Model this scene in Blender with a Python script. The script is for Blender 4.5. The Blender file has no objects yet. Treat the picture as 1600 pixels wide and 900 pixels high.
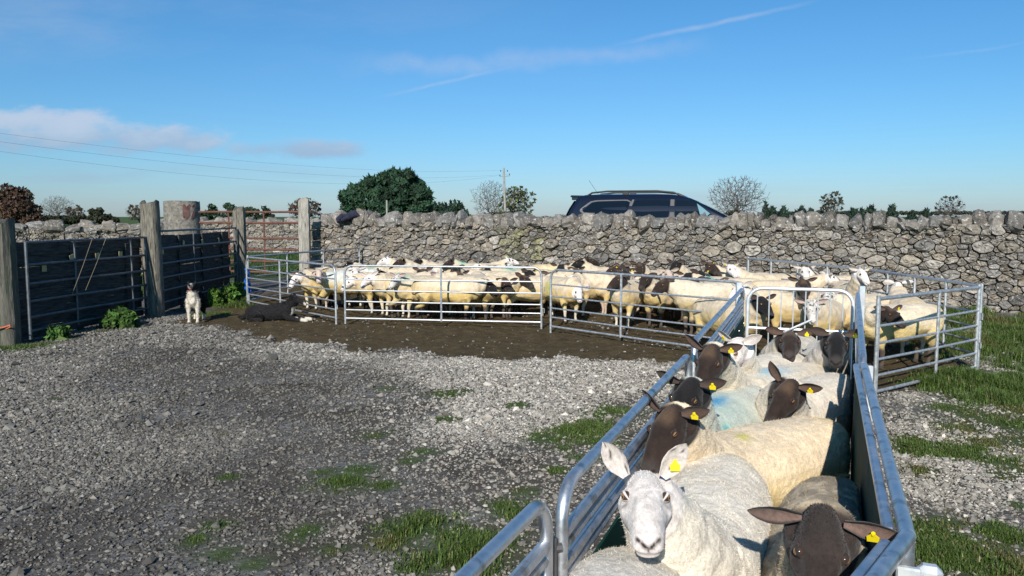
import bpy, math, random
import numpy as np
from mathutils import Vector, Matrix
R = math.radians
scn = bpy.context.scene
# ---------------------------------------------------------------- camera
CAMZ = 1.66
PITCH = R(-5.2)
cam_d = bpy.data.cameras.new('camera'); cam = bpy.data.objects.new('camera', cam_d)
scn.collection.objects.link(cam); scn.camera = cam
cam_d.sensor_width = 36.0; cam_d.lens = 36.0 * 1230 / 1600; cam_d.clip_end = 6000; cam_d.clip_start = 0.05
cam.location = (0, 0, CAMZ); cam.rotation_euler = (R(90) + PITCH, 0, 0)
# ---------------------------------------------------------------- sun and sky
SUN_EL = R(29); SUN_AZ = R(12)        # light travels forward and SUN_AZ to the right
L = Vector((math.sin(SUN_AZ) * math.cos(SUN_EL), math.cos(SUN_AZ) * math.cos(SUN_EL), -math.sin(SUN_EL)))
sd = bpy.data.lights.new('sun', 'SUN'); sd.energy = 4.6; sd.angle = R(0.53); sd.color = (1.0, 0.95, 0.87)
sun = bpy.data.objects.new('sun', sd); scn.collection.objects.link(sun)
sun.rotation_euler = L.to_track_quat('-Z', 'Y').to_euler()
w = bpy.data.worlds.new('World'); scn.world = w; w.use_nodes = True
nt = w.node_tree; nt.nodes.clear()
N = nt.nodes.new; LK = nt.links.new
out = N('ShaderNodeOutputWorld'); bg = N('ShaderNodeBackground'); sky = N('ShaderNodeTexSky')
sky.sky_type = 'NISHITA'; sky.sun_disc = False; sky.sun_elevation = SUN_EL
sky.sun_rotation = math.atan2(-L.x, -L.y); sky.altitude = 50; sky.air_density = 1.0; sky.dust_density = 0.35; sky.ozone_density = 2.5
bg.inputs['Strength'].default_value = 0.088
def wmath(op, a, b=None, c=None):
    n = N('ShaderNodeMath'); n.operation = op
    for i, v in enumerate((a, b, c)):
        if v is None: continue
        if isinstance(v, (int, float)): n.inputs[i].default_value = v
        else: LK(v, n.inputs[i])
    return n.outputs[0]
tc = N('ShaderNodeTexCoord'); sp = N('ShaderNodeSeparateXYZ'); LK(tc.outputs['Generated'], sp.inputs[0])
ysafe = wmath('MAXIMUM', sp.outputs[1], 0.02)
AX = wmath('DIVIDE', sp.outputs[0], ysafe)      # direction of the sky: sideways and upwards slopes
AZ = wmath('DIVIDE', sp.outputs[2], ysafe)
ahead = wmath('GREATER_THAN', sp.outputs[1], 0.1)
cmb = N('ShaderNodeCombineXYZ'); LK(AX, cmb.inputs[0]); LK(AZ, cmb.inputs[1])
def wnoise(sx, sy, scale, detail, rough, off=0.0):
    mp = N('ShaderNodeMapping'); mp.inputs['Scale'].default_value = (sx, sy, 1); mp.inputs['Location'].default_value = (off, off * .7, off)
    LK(cmb.outputs[0], mp.inputs[0])
    n = N('ShaderNodeTexNoise'); n.inputs['Scale'].default_value = scale; n.inputs['Detail'].default_value = detail
    n.inputs['Roughness'].default_value = rough; LK(mp.outputs[0], n.inputs['Vector'])
    return n.outputs['Fac']
def sstep(v, a, b):
    n = N('ShaderNodeMapRange'); n.interpolation_type = 'SMOOTHSTEP'
    n.inputs['From Min'].default_value = a; n.inputs['From Max'].default_value = b; LK(v, n.inputs['Value'])
    return n.outputs[0]
def bump(v, c, hw):      # 1 at c, 0 beyond hw
    return sstep(wmath('ABSOLUTE', wmath('SUBTRACT', v, c)), hw, 0.0)
def streak(x0, z0, x1, z1, hw, seed):       # thin wisp of high cloud from one direction to another
    sl = (z1 - z0) / (x1 - x0)
    line = wmath('SUBTRACT', AZ, wmath('ADD', wmath('MULTIPLY', wmath('SUBTRACT', AX, x0), sl), z0))
    wob = wmath('MULTIPLY', wmath('SUBTRACT', wnoise(1, 1, 9, 3, .6, seed), .5), hw * 3.2)
    a = sstep(wmath('ABSOLUTE', wmath('ADD', line, wob)), hw, 0)
    e = wmath('MULTIPLY', sstep(AX, x0 - .03, x0 + .09), sstep(AX, x1 + .04, x1 - .10))
    return wmath('MULTIPLY', wmath('MULTIPLY', a, e), wnoise(3, 3, 12, 5, .7, seed + 3))
# low bank of cumulus on the left
n1 = wnoise(1.0, 2.4, 13.0, 9, .6, 1.3)
bankA = wmath('MULTIPLY', sstep(AX, -.30, -.42), bump(AZ, .098, .042))
bankA2 = wmath('MULTIPLY', sstep(AX, -.42, -.56), bump(AZ, .118, .042))
bankB = wmath('MULTIPLY', bump(AX, -.26, .19), bump(AZ, .083, .030))
bank = wmath('MAXIMUM', wmath('MAXIMUM', bankA, bankA2), bankB)
cum = sstep(wmath('ADD', bank, wmath('MULTIPLY', wmath('SUBTRACT', n1, .5), 1.7)), .42, .95)
low = wmath('MULTIPLY', wmath('MULTIPLY', bump(AZ, .052, .022), sstep(AX, -.05, -.3)), sstep(wnoise(1, 6, 7, 5, .5, 5.1), .38, .7))
low2 = wmath('MULTIPLY', bump(AZ, .022, .03), sstep(wnoise(1, 7, 5, 5, .5, 8.2), .42, .75))
veil = wmath('MULTIPLY', wmath('MULTIPLY', sstep(AX, .2, -.7), bump(AZ, .25, .10)), sstep(wnoise(.7, 2.6, 4, 6, .6, 2.2), .35, .8))
s1 = streak(.13, .212, .37, .262, .0045, 4.0)
s2 = streak(-.16, .15, -.01, .182, .0035, 7.0)
s3 = streak(-.2, .182, .24, .207, .016, 11.0)
s4 = streak(.50, .196, .64, .214, .003, 15.0)
thin = wmath('ADD', wmath('ADD', wmath('MULTIPLY', s1, .5), wmath('MULTIPLY', s2, .45)), wmath('ADD', wmath('MULTIPLY', s3, .35), wmath('MULTIPLY', s4, .25)))
hm = wmath('MULTIPLY', cum, .66); hm = wmath('MAXIMUM', hm, wmath('MULTIPLY', low, .34)); hm = wmath('MAXIMUM', hm, wmath('MULTIPLY', low2, .28))
hm = wmath('MAXIMUM', hm, wmath('MULTIPLY', veil, .30)); hm = wmath('MULTIPLY', wmath('MINIMUM', wmath('ADD', hm, thin), 1.0), ahead)
# body colour of the cloud: grey-lilac underneath, pinkish white on top
rel = wmath('ADD', wmath('SUBTRACT', AZ, .098), wmath('MULTIPLY', wmath('SUBTRACT', n1, .5), .06))
cc = N('ShaderNodeMix'); cc.data_type = 'RGBA'; LK(sstep(rel, -.025, .03), cc.inputs['Factor'])
cc.inputs['A'].default_value = (3.3, 4.1, 5.6, 1); cc.inputs['B'].default_value = (5.9, 6.2, 7.2, 1)
# the camera of the photograph renders the sky a touch deeper and bluer than the physical model
tint = N('ShaderNodeMix'); tint.data_type = 'RGBA'; tint.blend_type = 'MULTIPLY'; tint.inputs['Factor'].default_value = 1
LK(sky.outputs[0], tint.inputs['A']); 
tr_ = N('ShaderNodeValToRGB'); e = tr_.color_ramp.elements; e[0].position = 0.0; e[0].color = (.55, .71, 1.02, 1); e[1].position = .42; e[1].color = (.34, .86, 1.14, 1); e.new(.10).color = (.46, .78, 1.06, 1)
LK(AZ, tr_.inputs[0]); LK(tr_.outputs[0], tint.inputs['B'])
mx = N('ShaderNodeMix'); mx.data_type = 'RGBA'; LK(hm, mx.inputs['Factor']); LK(tint.outputs['Result'], mx.inputs['A']); LK(cc.outputs['Result'], mx.inputs['B'])
LK(mx.outputs['Result'], bg.inputs['Color']); LK(bg.outputs[0], out.inputs[0])
scn.view_settings.view_transform = 'Standard'; scn.view_settings.look = 'None'
scn.view_settings.exposure = 0.27; scn.view_settings.gamma = 1.0
scn.render.engine = 'CYCLES'; scn.cycles.max_bounces = 6; scn.cycles.diffuse_bounces = 3

# ================================================================ helpers
COL = scn.collection
def ray(px, py):
    x = (px - 800) / 1230.0; y = (450 - py) / 1230.0
    c, s = math.cos(PITCH), math.sin(PITCH)
    return Vector((x, c - y * s, s + y * c))
def P(px, py, z=0.0):           # point of the horizontal plane z
    d = ray(px, py); t = (z - CAMZ) / d.z
    return Vector((d.x * t, d.y * t, z))
def D(px, py, Y):               # point at distance Y ahead
    d = ray(px, py); t = Y / d.y
    return Vector((d.x * t, Y, CAMZ + d.z * t))
def link(o, parent=None):
    COL.objects.link(o)
    if parent is not None: o.parent = parent
    return o
def tag(o, label, cat, group=None):
    o['label'] = label; o['category'] = cat
    if group: o['group'] = group
    return o
def empty(name, loc=(0, 0, 0), rz=0.0):
    o = bpy.data.objects.new(name, None); o.location = loc; o.rotation_euler = (0, 0, rz); o.empty_display_size = .1
    return link(o)
class MB:
    def __init__(s): s.v = []; s.f = []; s.m = []; s.cur = 0
    def add(s, vs, fs):
        b = len(s.v); s.v.extend([tuple(p) for p in vs]); s.f.extend([tuple(i + b for i in f) for f in fs]); s.m.extend([s.cur] * len(fs)); return b
    def box(s, c, size, rot=None, bev=0.0):
        hx, hy, hz = size[0] / 2, size[1] / 2, size[2] / 2
        M = rot if rot is not None else Matrix.Identity(3); c = Vector(c)
        if bev <= 0:
            vs = [c + M @ Vector((x * hx, y * hy, z * hz)) for x in (-1, 1) for y in (-1, 1) for z in (-1, 1)]
            s.add(vs, [(0, 1, 3, 2), (4, 6, 7, 5), (0, 4, 5, 1), (2, 3, 7, 6), (0, 2, 6, 4), (1, 5, 7, 3)]); return
        b = min(bev, hx * .95, hy * .95, hz * .95); idx = {}; vs = []
        for x in (-1, 1):
            for y in (-1, 1):
                for z in (-1, 1):
                    for a in range(3):
                        p = [x * (hx - b), y * (hy - b), z * (hz - b)]; p[a] = (x, y, z)[a] * (hx, hy, hz)[a]
                        idx[(x, y, z, a)] = len(vs); vs.append(c + M @ Vector(p))
        fs = []
        for a in range(3):
            o = [k for k in range(3) if k != a]
            for sg in (-1, 1):
                q = []
                for (u, v_) in ((-1, -1), (1, -1), (1, 1), (-1, 1)):
                    k = [0, 0, 0]; k[a] = sg; k[o[0]] = u; k[o[1]] = v_; q.append(idx[(*k, a)])
                fs.append(q)
        for a in range(3):
            o = [k for k in range(3) if k != a]
            for u in (-1, 1):
                for v_ in (-1, 1):
                    k = [0, 0, 0]; k[o[0]] = u; k[o[1]] = v_; k1 = list(k); k1[a] = -1; k2 = list(k); k2[a] = 1
                    fs.append([idx[(*k1, o[0])], idx[(*k2, o[0])], idx[(*k2, o[1])], idx[(*k1, o[1])]])
        for x in (-1, 1):
            for y in (-1, 1):
                for z in (-1, 1): fs.append([idx[(x, y, z, a)] for a in range(3)])
        s.add(vs, fs)
    def tube(s, pts, r, n=8, cap=True, flat=None):
        pts = [Vector(p) for p in pts]; rs = r if isinstance(r, (list, tuple)) else [r] * len(pts)
        prev = None; rings = []
        for i, p in enumerate(pts):
            t = (pts[min(i + 1, len(pts) - 1)] - pts[max(i - 1, 0)]).normalized()
            if prev is None:
                up = Vector((0, 0, 1)) if abs(t.z) < .9 else Vector((1, 0, 0)); u = t.cross(up).normalized()
            else: u = (prev - t * prev.dot(t)).normalized()
            prev = u; v_ = t.cross(u)
            k = flat or 1.0
            rings.append([p + (u * math.cos(2 * math.pi * j / n) + v_ * math.sin(2 * math.pi * j / n) * k) * rs[i] for j in range(n)])
        vs = [q for rg in rings for q in rg]; fs = []
        for i in range(len(pts) - 1):
            for j in range(n):
                a = i * n + j; b = i * n + (j + 1) % n; fs.append((a, b, b + n, a + n))
        if cap: fs.append(tuple(range(n - 1, -1, -1))); fs.append(tuple(range((len(pts) - 1) * n, len(pts) * n)))
        s.add(vs, fs)
    def loft(s, rings):         # closed rings of equal count, capped
        n = len(rings[0]); vs = [q for rg in rings for q in rg]; fs = []
        for i in range(len(rings) - 1):
            for j in range(n):
                a = i * n + j; b = i * n + (j + 1) % n; fs.append((a, b, b + n, a + n))
        fs.append(tuple(range(n - 1, -1, -1))); fs.append(tuple(range((len(rings) - 1) * n, len(rings) * n)))
        s.add(vs, fs)
    def build(s, name, mat, parent=None, smooth=True, loc=None):
        me = bpy.data.meshes.new(name); me.from_pydata(s.v, [], s.f)
        mats = mat if isinstance(mat, (list, tuple)) else [mat]
        for m_ in mats: me.materials.append(m_)
        if len(mats) > 1: me.polygons.foreach_set('material_index', s.m)
        if smooth:
            me.polygons.foreach_set('use_smooth', [True] * len(me.polygons)); me.set_sharp_from_angle(angle=R(38))
        me.update()
        o = bpy.data.objects.new(name, me)
        if loc is not None: o.location = loc
        return link(o, parent)
def npmesh(name, verts, faces, mat, cols=None, smooth=True, attrs=None, sharp=None):
    """faces: int array (n,k)"""
    me = bpy.data.meshes.new(name); verts = np.asarray(verts, dtype=np.float32); faces = np.asarray(faces, dtype=np.int32)
    nf, k = faces.shape
    me.vertices.add(len(verts)); me.vertices.foreach_set('co', verts.ravel())
    me.loops.add(nf * k); me.loops.foreach_set('vertex_index', faces.ravel())
    me.polygons.add(nf); me.polygons.foreach_set('loop_start', np.arange(0, nf * k, k, dtype=np.int32))
    me.polygons.foreach_set('use_smooth', np.full(nf, bool(smooth)))
    me.update(calc_edges=True); me.validate(clean_customdata=False)
    if cols is not None: setcol(me, cols)
    if sharp: me.set_sharp_from_angle(angle=R(sharp))
    if mat is not None: me.materials.append(mat)
    return me
def setcol(me, cols, name='Col'):
    at = me.color_attributes.new(name, 'FLOAT_COLOR', 'POINT')
    c = np.ones((len(me.vertices), 4), dtype=np.float32); c[:, :cols.shape[1]] = cols; at.data.foreach_set('color', c.ravel())
def mesh_ob(name, me, parent=None, loc=None):
    o = bpy.data.objects.new(name, me)
    if loc is not None: o.location = loc
    return link(o, parent)
def structure(o): o['kind'] = 'structure'; return o
def stuff(o): o['kind'] = 'stuff'; return o
def copy_tree(o, parent=None):
    c = o.copy(); COL.objects.link(c); c.parent = parent
    for ch in [k for k in bpy.data.objects if k.parent == o]: copy_tree(ch, c)
    return c
# ---- numpy value noise
def _h(i, j, k, seed):
    n = (i * 374761393 + j * 668265263 + k * 2147483647 + seed * 1274126177) & 0xffffffff
    n = ((n ^ (n >> 13)) * 1274126177) & 0xffffffff
    return ((n ^ (n >> 16)) & 0xffff) / 65535.0
def vnoise(p, scale=1.0, seed=0):
    q = np.asarray(p, dtype=np.float64) * scale + 1000.0
    i = np.floor(q).astype(np.int64); f = q - i; f = f * f * (3 - 2 * f); r = 0
    for a in (0, 1):
        for b in (0, 1):
            for c in (0, 1):
                wgt = (f[:, 0] if a else 1 - f[:, 0]) * (f[:, 1] if b else 1 - f[:, 1]) * (f[:, 2] if c else 1 - f[:, 2])
                r = r + wgt * _h(i[:, 0] + a, i[:, 1] + b, i[:, 2] + c, seed)
    return r
def fbm(p, scale=1.0, seed=0, oct=3):
    a = 0; amp = 1; t = 0
    for o in range(oct): a = a + amp * vnoise(p, scale * 2 ** o, seed + o); t += amp; amp *= .5
    return a / t
def sst(x, a, b): t = np.clip((x - a) / (b - a), 0, 1); return t * t * (3 - 2 * t)
# ---------------------------------------------------------------- materials
MATS = {}
def mat_base(name):
    m = bpy.data.materials.new(name); m.use_nodes = True; nt_ = m.node_tree
    b = nt_.nodes['Principled BSDF']; MATS[name] = m; return m, nt_, b
def noise_mat(name, c1, c2, scale=8, rough=.8, metal=0.0, bump_s=0.0, bump_scale=None, bump_d=.01, stretch=(1, 1, 1), detail=6, lo=.35, hi=.65, rough2=None, spec=.5, attr=False, third=None, obj=True, coat=0.0):
    m, n_, b = mat_base(name); NN = n_.nodes.new; K = n_.links.new
    tcn = NN('ShaderNodeTexCoord'); mp = NN('ShaderNodeMapping'); mp.inputs['Scale'].default_value = stretch; K(tcn.outputs['Object'], mp.inputs[0])
    no = NN('ShaderNodeTexNoise'); no.inputs['Scale'].default_value = scale; no.inputs['Detail'].default_value = detail; no.inputs['Roughness'].default_value = .62; K(mp.outputs[0], no.inputs['Vector'])
    mr = NN('ShaderNodeMapRange'); mr.inputs['From Min'].default_value = lo; mr.inputs['From Max'].default_value = hi; K(no.outputs['Fac'], mr.inputs['Value'])
    mi = NN('ShaderNodeMix'); mi.data_type = 'RGBA'; K(mr.outputs[0], mi.inputs['Factor']); mi.inputs['A'].default_value = (*c1, 1); mi.inputs['B'].default_value = (*c2, 1)
    res = mi.outputs['Result']
    if third:
        c3, s3_, lo3, hi3 = third
        n3 = NN('ShaderNodeTexNoise'); n3.inputs['Scale'].default_value = s3_; n3.inputs['Detail'].default_value = 5; K(mp.outputs[0], n3.inputs['Vector'])
        m3 = NN('ShaderNodeMapRange'); m3.inputs['From Min'].default_value = lo3; m3.inputs['From Max'].default_value = hi3; K(n3.outputs['Fac'], m3.inputs['Value'])
        x3 = NN('ShaderNodeMix'); x3.data_type = 'RGBA'; K(m3.outputs[0], x3.inputs['Factor']); K(res, x3.inputs['A']); x3.inputs['B'].default_value = (*c3, 1); res = x3.outputs['Result']
    if attr:
        at = NN('ShaderNodeAttribute'); at.attribute_name = 'Col'
        mu = NN('ShaderNodeMix'); mu.data_type = 'RGBA'; mu.blend_type = 'MULTIPLY'; mu.inputs['Factor'].default_value = 1
        K(at.outputs['Color'], mu.inputs['A']); K(res, mu.inputs['B']); res = mu.outputs['Result']
    K(res, b.inputs['Base Color']); b.inputs['Roughness'].default_value = rough; b.inputs['Metallic'].default_value = metal
    b.inputs['Specular IOR Level'].default_value = spec; b.inputs['Coat Weight'].default_value = coat
    if rough2 is not None:
        rr = NN('ShaderNodeMapRange'); rr.inputs['To Min'].default_value = rough; rr.inputs['To Max'].default_value = rough2; K(mr.outputs[0], rr.inputs['Value']); K(rr.outputs[0], b.inputs['Roughness'])
    if bump_s > 0:
        nb = NN('ShaderNodeTexNoise'); nb.inputs['Scale'].default_value = bump_scale or scale * 3; nb.inputs['Detail'].default_value = 6; nb.inputs['Roughness'].default_value = .65; K(mp.outputs[0], nb.inputs['Vector'])
        bp = NN('ShaderNodeBump'); bp.inputs['Strength'].default_value = bump_s; bp.inputs['Distance'].default_value = bump_d; K(nb.outputs['Fac'], bp.inputs['Height']); K(bp.outputs[0], b.inputs['Normal'])
    return m
galv = noise_mat('galvanised', (.36, .375, .39), (.54, .555, .57), scale=30, rough=.40, rough2=.6, metal=.62, bump_s=.12, bump_d=.002, third=((.30, .28, .25), 9, .6, .72))
galv_old = noise_mat('weathered_steel', (.10, .11, .125), (.19, .205, .22), scale=18, rough=.5, rough2=.65, metal=.8, bump_s=.2, bump_d=.002, third=((.16, .12, .09), 7, .6, .72))
alu = noise_mat('aluminium', (.50, .51, .53), (.66, .67, .69), scale=20, rough=.34, rough2=.52, metal=.90, bump_s=.10, bump_d=.0015, third=((.26, .25, .22), 16, .56, .70))
alu_white = noise_mat('bright_aluminium', (.72, .73, .74), (.84, .84, .84), scale=16, rough=.38, rough2=.5, metal=.55)
green_sheet = noise_mat('green_sheeting', (.006, .035, .028), (.010, .048, .038), scale=6, rough=.7, rough2=.85, spec=.15, stretch=(1, 1, .3), third=((.03, .04, .03), 40, .68, .76))
rust = noise_mat('rusty_steel', (.10, .036, .024), (.16, .065, .042), scale=14, rough=.8, bump_s=.3, bump_d=.003)
post_wood = noise_mat('weathered_post', (.085, .073, .058), (.26, .235, .185), scale=9, stretch=(5, 5, .55), rough=.92, bump_s=.9, bump_scale=14, bump_d=.02, third=((.05, .045, .04), 7, .56, .66))
board_wood = noise_mat('dark_board', (.012, .011, .012), (.085, .08, .075), scale=7, stretch=(.6, .6, 6), rough=.9, bump_s=.7, bump_d=.01)
conc = noise_mat('old_concrete', (.13, .115, .095), (.27, .245, .21), scale=11, rough=.95, bump_s=.9, bump_scale=26, bump_d=.02, third=((.10, .09, .08), 16, .58, .66))
black_rubber = noise_mat('rubber', (.02, .02, .02), (.035, .035, .035), rough=.8)
# ================================================================ ground
W0 = Vector((-4.75, 19.5)); W1 = Vector((11.5, 12.15))          # foot of the main wall
wn = Vector(((W1 - W0).y, -(W1 - W0).x)).normalized()            # faces the camera
def behind_wall(x, y): return -((x - W0.x) * wn.x + (y - W0.y) * wn.y)
def gridaxis(a, b, st, far, n):
    g = 1.0; left = []; right = []
    core = np.arange(a, b + st * .5, st); k = (far / st) ** (1.0 / n)
    ex = []; d = st; p = 0
    for i in range(n):
        d = st * 1.6 * k ** i; p += d; ex.append(p)
    ex = np.array(ex); ex = ex * (far / ex[-1]) if ex[-1] > far else ex
    return np.concatenate([a - ex[::-1], core, b + ex])
gx = gridaxis(-8.0, 8.5, .07, 2500, 34); gy = gridaxis(1.0, 17.5, .07, 2500, 34)
GX, GY = np.meshgrid(gx, gy); pts = np.stack([GX.ravel(), GY.ravel(), np.zeros(GX.size)], 1)
bw = behind_wall(pts[:, 0], pts[:, 1]); left_f = sst(pts[:, 0], -6.6, -4.9)
def gz_np(x, y):
    b_ = behind_wall(x, y); return .45 * sst(b_, .15, .45) * sst(x, -6.6, -4.9)
mud_line = [P(a, b) for a, b in ((250, 506), (330, 512), (420, 535), (560, 545), (700, 556), (850, 566), (960, 566), (1100, 580))]
mlx = np.array([p.x for p in mud_line]); mly = np.array([p.y for p in mud_line])
def mud_mask(x, y):
    p3 = np.stack([x, y, x * 0], 1)
    lim = np.interp(x, mlx, mly) + (fbm(p3, 1.6, 3) - .5) * 1.5 + (fbm(p3, 7, 9) - .5) * .5
    m_ = sst(y, lim - .12, lim + .18) * sst(x, -5.5, -5.1)
    rr = .0 + sst(x, 2.4, 3.0) * 0
    inpen = (x > 1.5) & (y < 10.2)
    side = np.where(x > 2.0, sst(y - (7.0 + (x - 3.2) * .7), -.15, .25) * sst(5.15 - x, -.2, .1), 1.0)
    return np.clip(np.where(x > 2.0, side, m_), 0, 1) * sst(22 - y, -1, 1)
grass_blobs = []      # x, y, radius, density (blades), height
def gb(px, py, r, n, h, c=0): p = P(px, py); grass_blobs.append((p.x, p.y, r, n, h, c))
GB = [(540, 752, .20, 420, .07, 0), (600, 760, .12, 160, .05, 0), (505, 738, .1, 90, .04, 0), (660, 825, .22, 600, .09, 0), (720, 865, .28, 900, .10, 0), (760, 850, .2, 400, .08, 0),
      (465, 840, .12, 260, .05, 0), (340, 822, .09, 170, .05, 0), (305, 845, .1, 200, .05, 0), (345, 868, .12, 150, .04, 1), (395, 885, .09, 80, .04, 1), (520, 860, .08, 70, .04, 1),
      (640, 885, .1, 100, .05, 0), (850, 685, .22, 260, .05, 0), (900, 675, .32, 900, .07, 0), (935, 665, .25, 500, .07, 0), (700, 615, .22, 260, .04, 0), (720, 612, .14, 100, .03, 0),
      (605, 607, .13, 120, .03, 2), (698, 655, .14, 130, .04, 0), (808, 632, .14, 120, .04, 0), (585, 680, .13, 80, .03, 1), (665, 705, .12, 90, .035, 0), (640, 720, .1, 60, .03, 0),
      (615, 670, .08, 50, .03, 0), (945, 645, .3, 340, .05, 0), (960, 640, .2, 200, .05, 0), (800, 800, .15, 260, .08, 0), (790, 790, .12, 160, .06, 0), (355, 625, .08, 40, .02, 1),
      (395, 625, .08, 40, .02, 1), (290, 615, .07, 30, .02, 1), (85, 625, .1, 60, .03, 1), (110, 700, .08, 50, .02, 1), (160, 708, .07, 40, .02, 1), (355, 745, .09, 60, .03, 0),
      (230, 573, .1, 40, .03, 1), (880, 700, .1, 80, .04, 0), (910, 715, .12, 160, .06, 0), (870, 735, .1, 120, .06, 0), (820, 770, .1, 120, .05, 1), (560, 712, .08, 50, .03, 0),
      # right-hand side of the race
      (1425, 700, .20, 420, .07, 0), (1475, 700, .26, 520, .06, 0), (1440, 735, .15, 140, .05, 1), (1440, 820, .12, 200, .06, 0), (1480, 815, .14, 160, .04, 1), (1450, 860, .18, 500, .08, 0), (1500, 870, .2, 460, .07, 0),
      (1560, 830, .16, 320, .07, 0), (1580, 885, .16, 300, .06, 1), (1545, 860, .12, 150, .05, 1), (1590, 790, .08, 90, .05, 0), (1470, 600, .32, 900, .16, 0), (1510, 600, .40, 1300, .18, 0), (1450, 605, .2, 400, .12, 0), (1560, 610, .45, 1300, .12, 0),
      (1590, 640, .4, 700, .07, 1), (1530, 650, .4, 700, .06, 1), (1500, 668, .3, 400, .05, 1), (1580, 690, .35, 500, .06, 1), (1540, 690, .2, 240, .05, 1), (1590, 730, .25, 300, .05, 1), (1565, 742, .12, 100, .04, 1),
      (1430, 685, .14, 160, .04, 0), (1540, 625, .35, 900, .11, 0), (1590, 665, .35, 700, .08, 0), (1480, 640, .25, 500, .08, 0), (1560, 720, .22, 300, .06, 0), (1500, 705, .25, 350, .06, 0), (1590, 600, .4, 1000, .13, 0), (1470, 840, .16, 300, .06, 0), (1550, 880, .2, 350, .07, 0), (1590, 840, .18, 300, .06, 0), (930, 690, .2, 400, .06, 0), (620, 845, .15, 200, .05, 1), (560, 735, .16, 200, .05, 0), (480, 830, .12, 160, .05, 0)]
for g in GB: gb(*g)
rg = random.Random(5)
for i in range(150):      # long grass along the foot of the wall on the right
    x = rg.uniform(5.35, 11.0); y = rg.uniform(8.2 if x > 5.6 else 9.5, 14.4)
    if behind_wall(x, y) > -.1: continue
    if y < 8.8 and rg.random() < .5: continue
    grass_blobs.append((x, y, .34, 330, rg.uniform(.10, .2), 0 if rg.random() < .8 else 1))
for px, py, r, n, h in ((20, 545, .3, 300, .10), (60, 540, .3, 260, .08), (110, 528, .25, 160, .07), (330, 478, .35, 500, .16), (355, 470, .35, 600, .18), (372, 480, .3, 400, .14), (320, 492, .3, 300, .10), (345, 490, .3, 260, .08), (155, 518, .2, 110, .06), (210, 512, .3, 200, .08), (300, 497, .12, 80, .05)):
    gb(px, py, r, n, h, 0)
for i in range(60):       # odd sprigs all over the gravel
    x = rg.uniform(-5, 1.0); y = rg.uniform(2.8, 10); grass_blobs.append((x, y, .05, rg.randint(6, 22), .025, 1))
def grass_mask(x, y):
    m_ = np.zeros(len(x))
    for (a, b, r, n, h, c) in grass_blobs:
        if n < 60: continue
        d = (x - a) ** 2 + (y - b) ** 2; s_ = d < (2 * r) ** 2
        m_[s_] = np.maximum(m_[s_], np.exp(-d[s_] / (r * r * .8)) * min(1, n / (r * r * 5200)))
    m_ = np.maximum(m_, sst(behind_wall(x, y), .1, .5)); m_ = np.maximum(m_, sst(y, 21.5, 23))
    m_ = np.maximum(m_, sst(-x, 7.2, 8.5) ); m_ = np.maximum(m_, sst(x, 9.5, 11))
    return np.clip(m_, 0, 1)
X_, Y_ = pts[:, 0], pts[:, 1]
near = (np.abs(X_) < 12) & (Y_ > 0) & (Y_ < 25)
MUD = np.zeros(len(pts)); GRS = np.ones(len(pts)); MUD[near] = mud_mask(X_[near], Y_[near]); GRS[near] = grass_mask(X_[near], Y_[near])
GRS *= 1 - MUD * (Y_ < 21.5) * (behind_wall(X_, Y_) < .1)
p3 = pts.copy(); Z = gz_np(X_, Y_)
Z[near] += ((fbm(p3[near], .9, 21) - .5) * .05 + (fbm(p3[near], 5, 22) - .5) * .018) + MUD[near] * ((fbm(p3[near], 9, 31, 3) - .5) * .06)
pts[:, 2] = Z
nx, ny = len(gx), len(gy); ii = np.arange(nx * ny).reshape(ny, nx)
F = np.stack([ii[:-1, :-1].ravel(), ii[:-1, 1:].ravel(), ii[1:, 1:].ravel(), ii[1:, :-1].ravel()], 1)
gm, n_, b = mat_base('ground'); NN = n_.nodes.new; K = n_.links.new
def nz(scale, det=6, rgh=.6, dist=0):
    n = NN('ShaderNodeTexNoise'); n.inputs['Scale'].default_value = scale; n.inputs['Detail'].default_value = det; n.inputs['Roughness'].default_value = rgh; K(gtc.outputs['Object'], n.inputs['Vector']); return n.outputs['Fac']
def rampc(fac, stops):
    r = NN('ShaderNodeValToRGB'); e = r.color_ramp.elements
    while len(e) < len(stops): e.new(.5)
    for q, (p_, c_) in zip(e, stops): q.position = p_; q.color = (*c_, 1)
    K(fac, r.inputs[0]); return r.outputs[0]
def mixc(f, a, b_):
    m_ = NN('ShaderNodeMix'); m_.data_type = 'RGBA'; K(f, m_.inputs['Factor']); K(a, m_.inputs['A']); K(b_, m_.inputs['B']); return m_.outputs['Result']
gtc = NN('ShaderNodeTexCoord')
vo = NN('ShaderNodeTexVoronoi'); vo.inputs['Scale'].default_value = 34; K(gtc.outputs['Object'], vo.inputs['Vector'])
sepc = NN('ShaderNodeSeparateColor'); K(vo.outputs['Color'], sepc.inputs[0])
grav = rampc(sepc.outputs[0], [(0, (.07, .062, .055)), (.45, (.13, .12, .11)), (1, (.26, .255, .25))])
dirt = rampc(nz(3.2), [(.3, (.055, .045, .036)), (.7, (.115, .10, .083))])
gsel = NN('ShaderNodeMapRange'); gsel.inputs['From Min'].default_value = .42; gsel.inputs['From Max'].default_value = .6; K(nz(1.1), gsel.inputs['Value'])
base = mixc(gsel.outputs[0], dirt, grav)
mudc = rampc(nz(6, 8, .7), [(.25, (.032, .021, .009)), (.5, (.078, .055, .025)), (.75, (.13, .098, .05))])
grc = rampc(nz(5, 6, .7), [(.3, (.035, .060, .014)), (.55, (.065, .105, .024)), (.8, (.10, .12, .036))])
at = NN('ShaderNodeAttribute'); at.attribute_name = 'Col'; sc_ = NN('ShaderNodeSeparateColor'); K(at.outputs['Color'], sc_.inputs[0])
c = mixc(sc_.outputs[0], base, mudc); c = mixc(sc_.outputs[1], c, grc)
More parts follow.
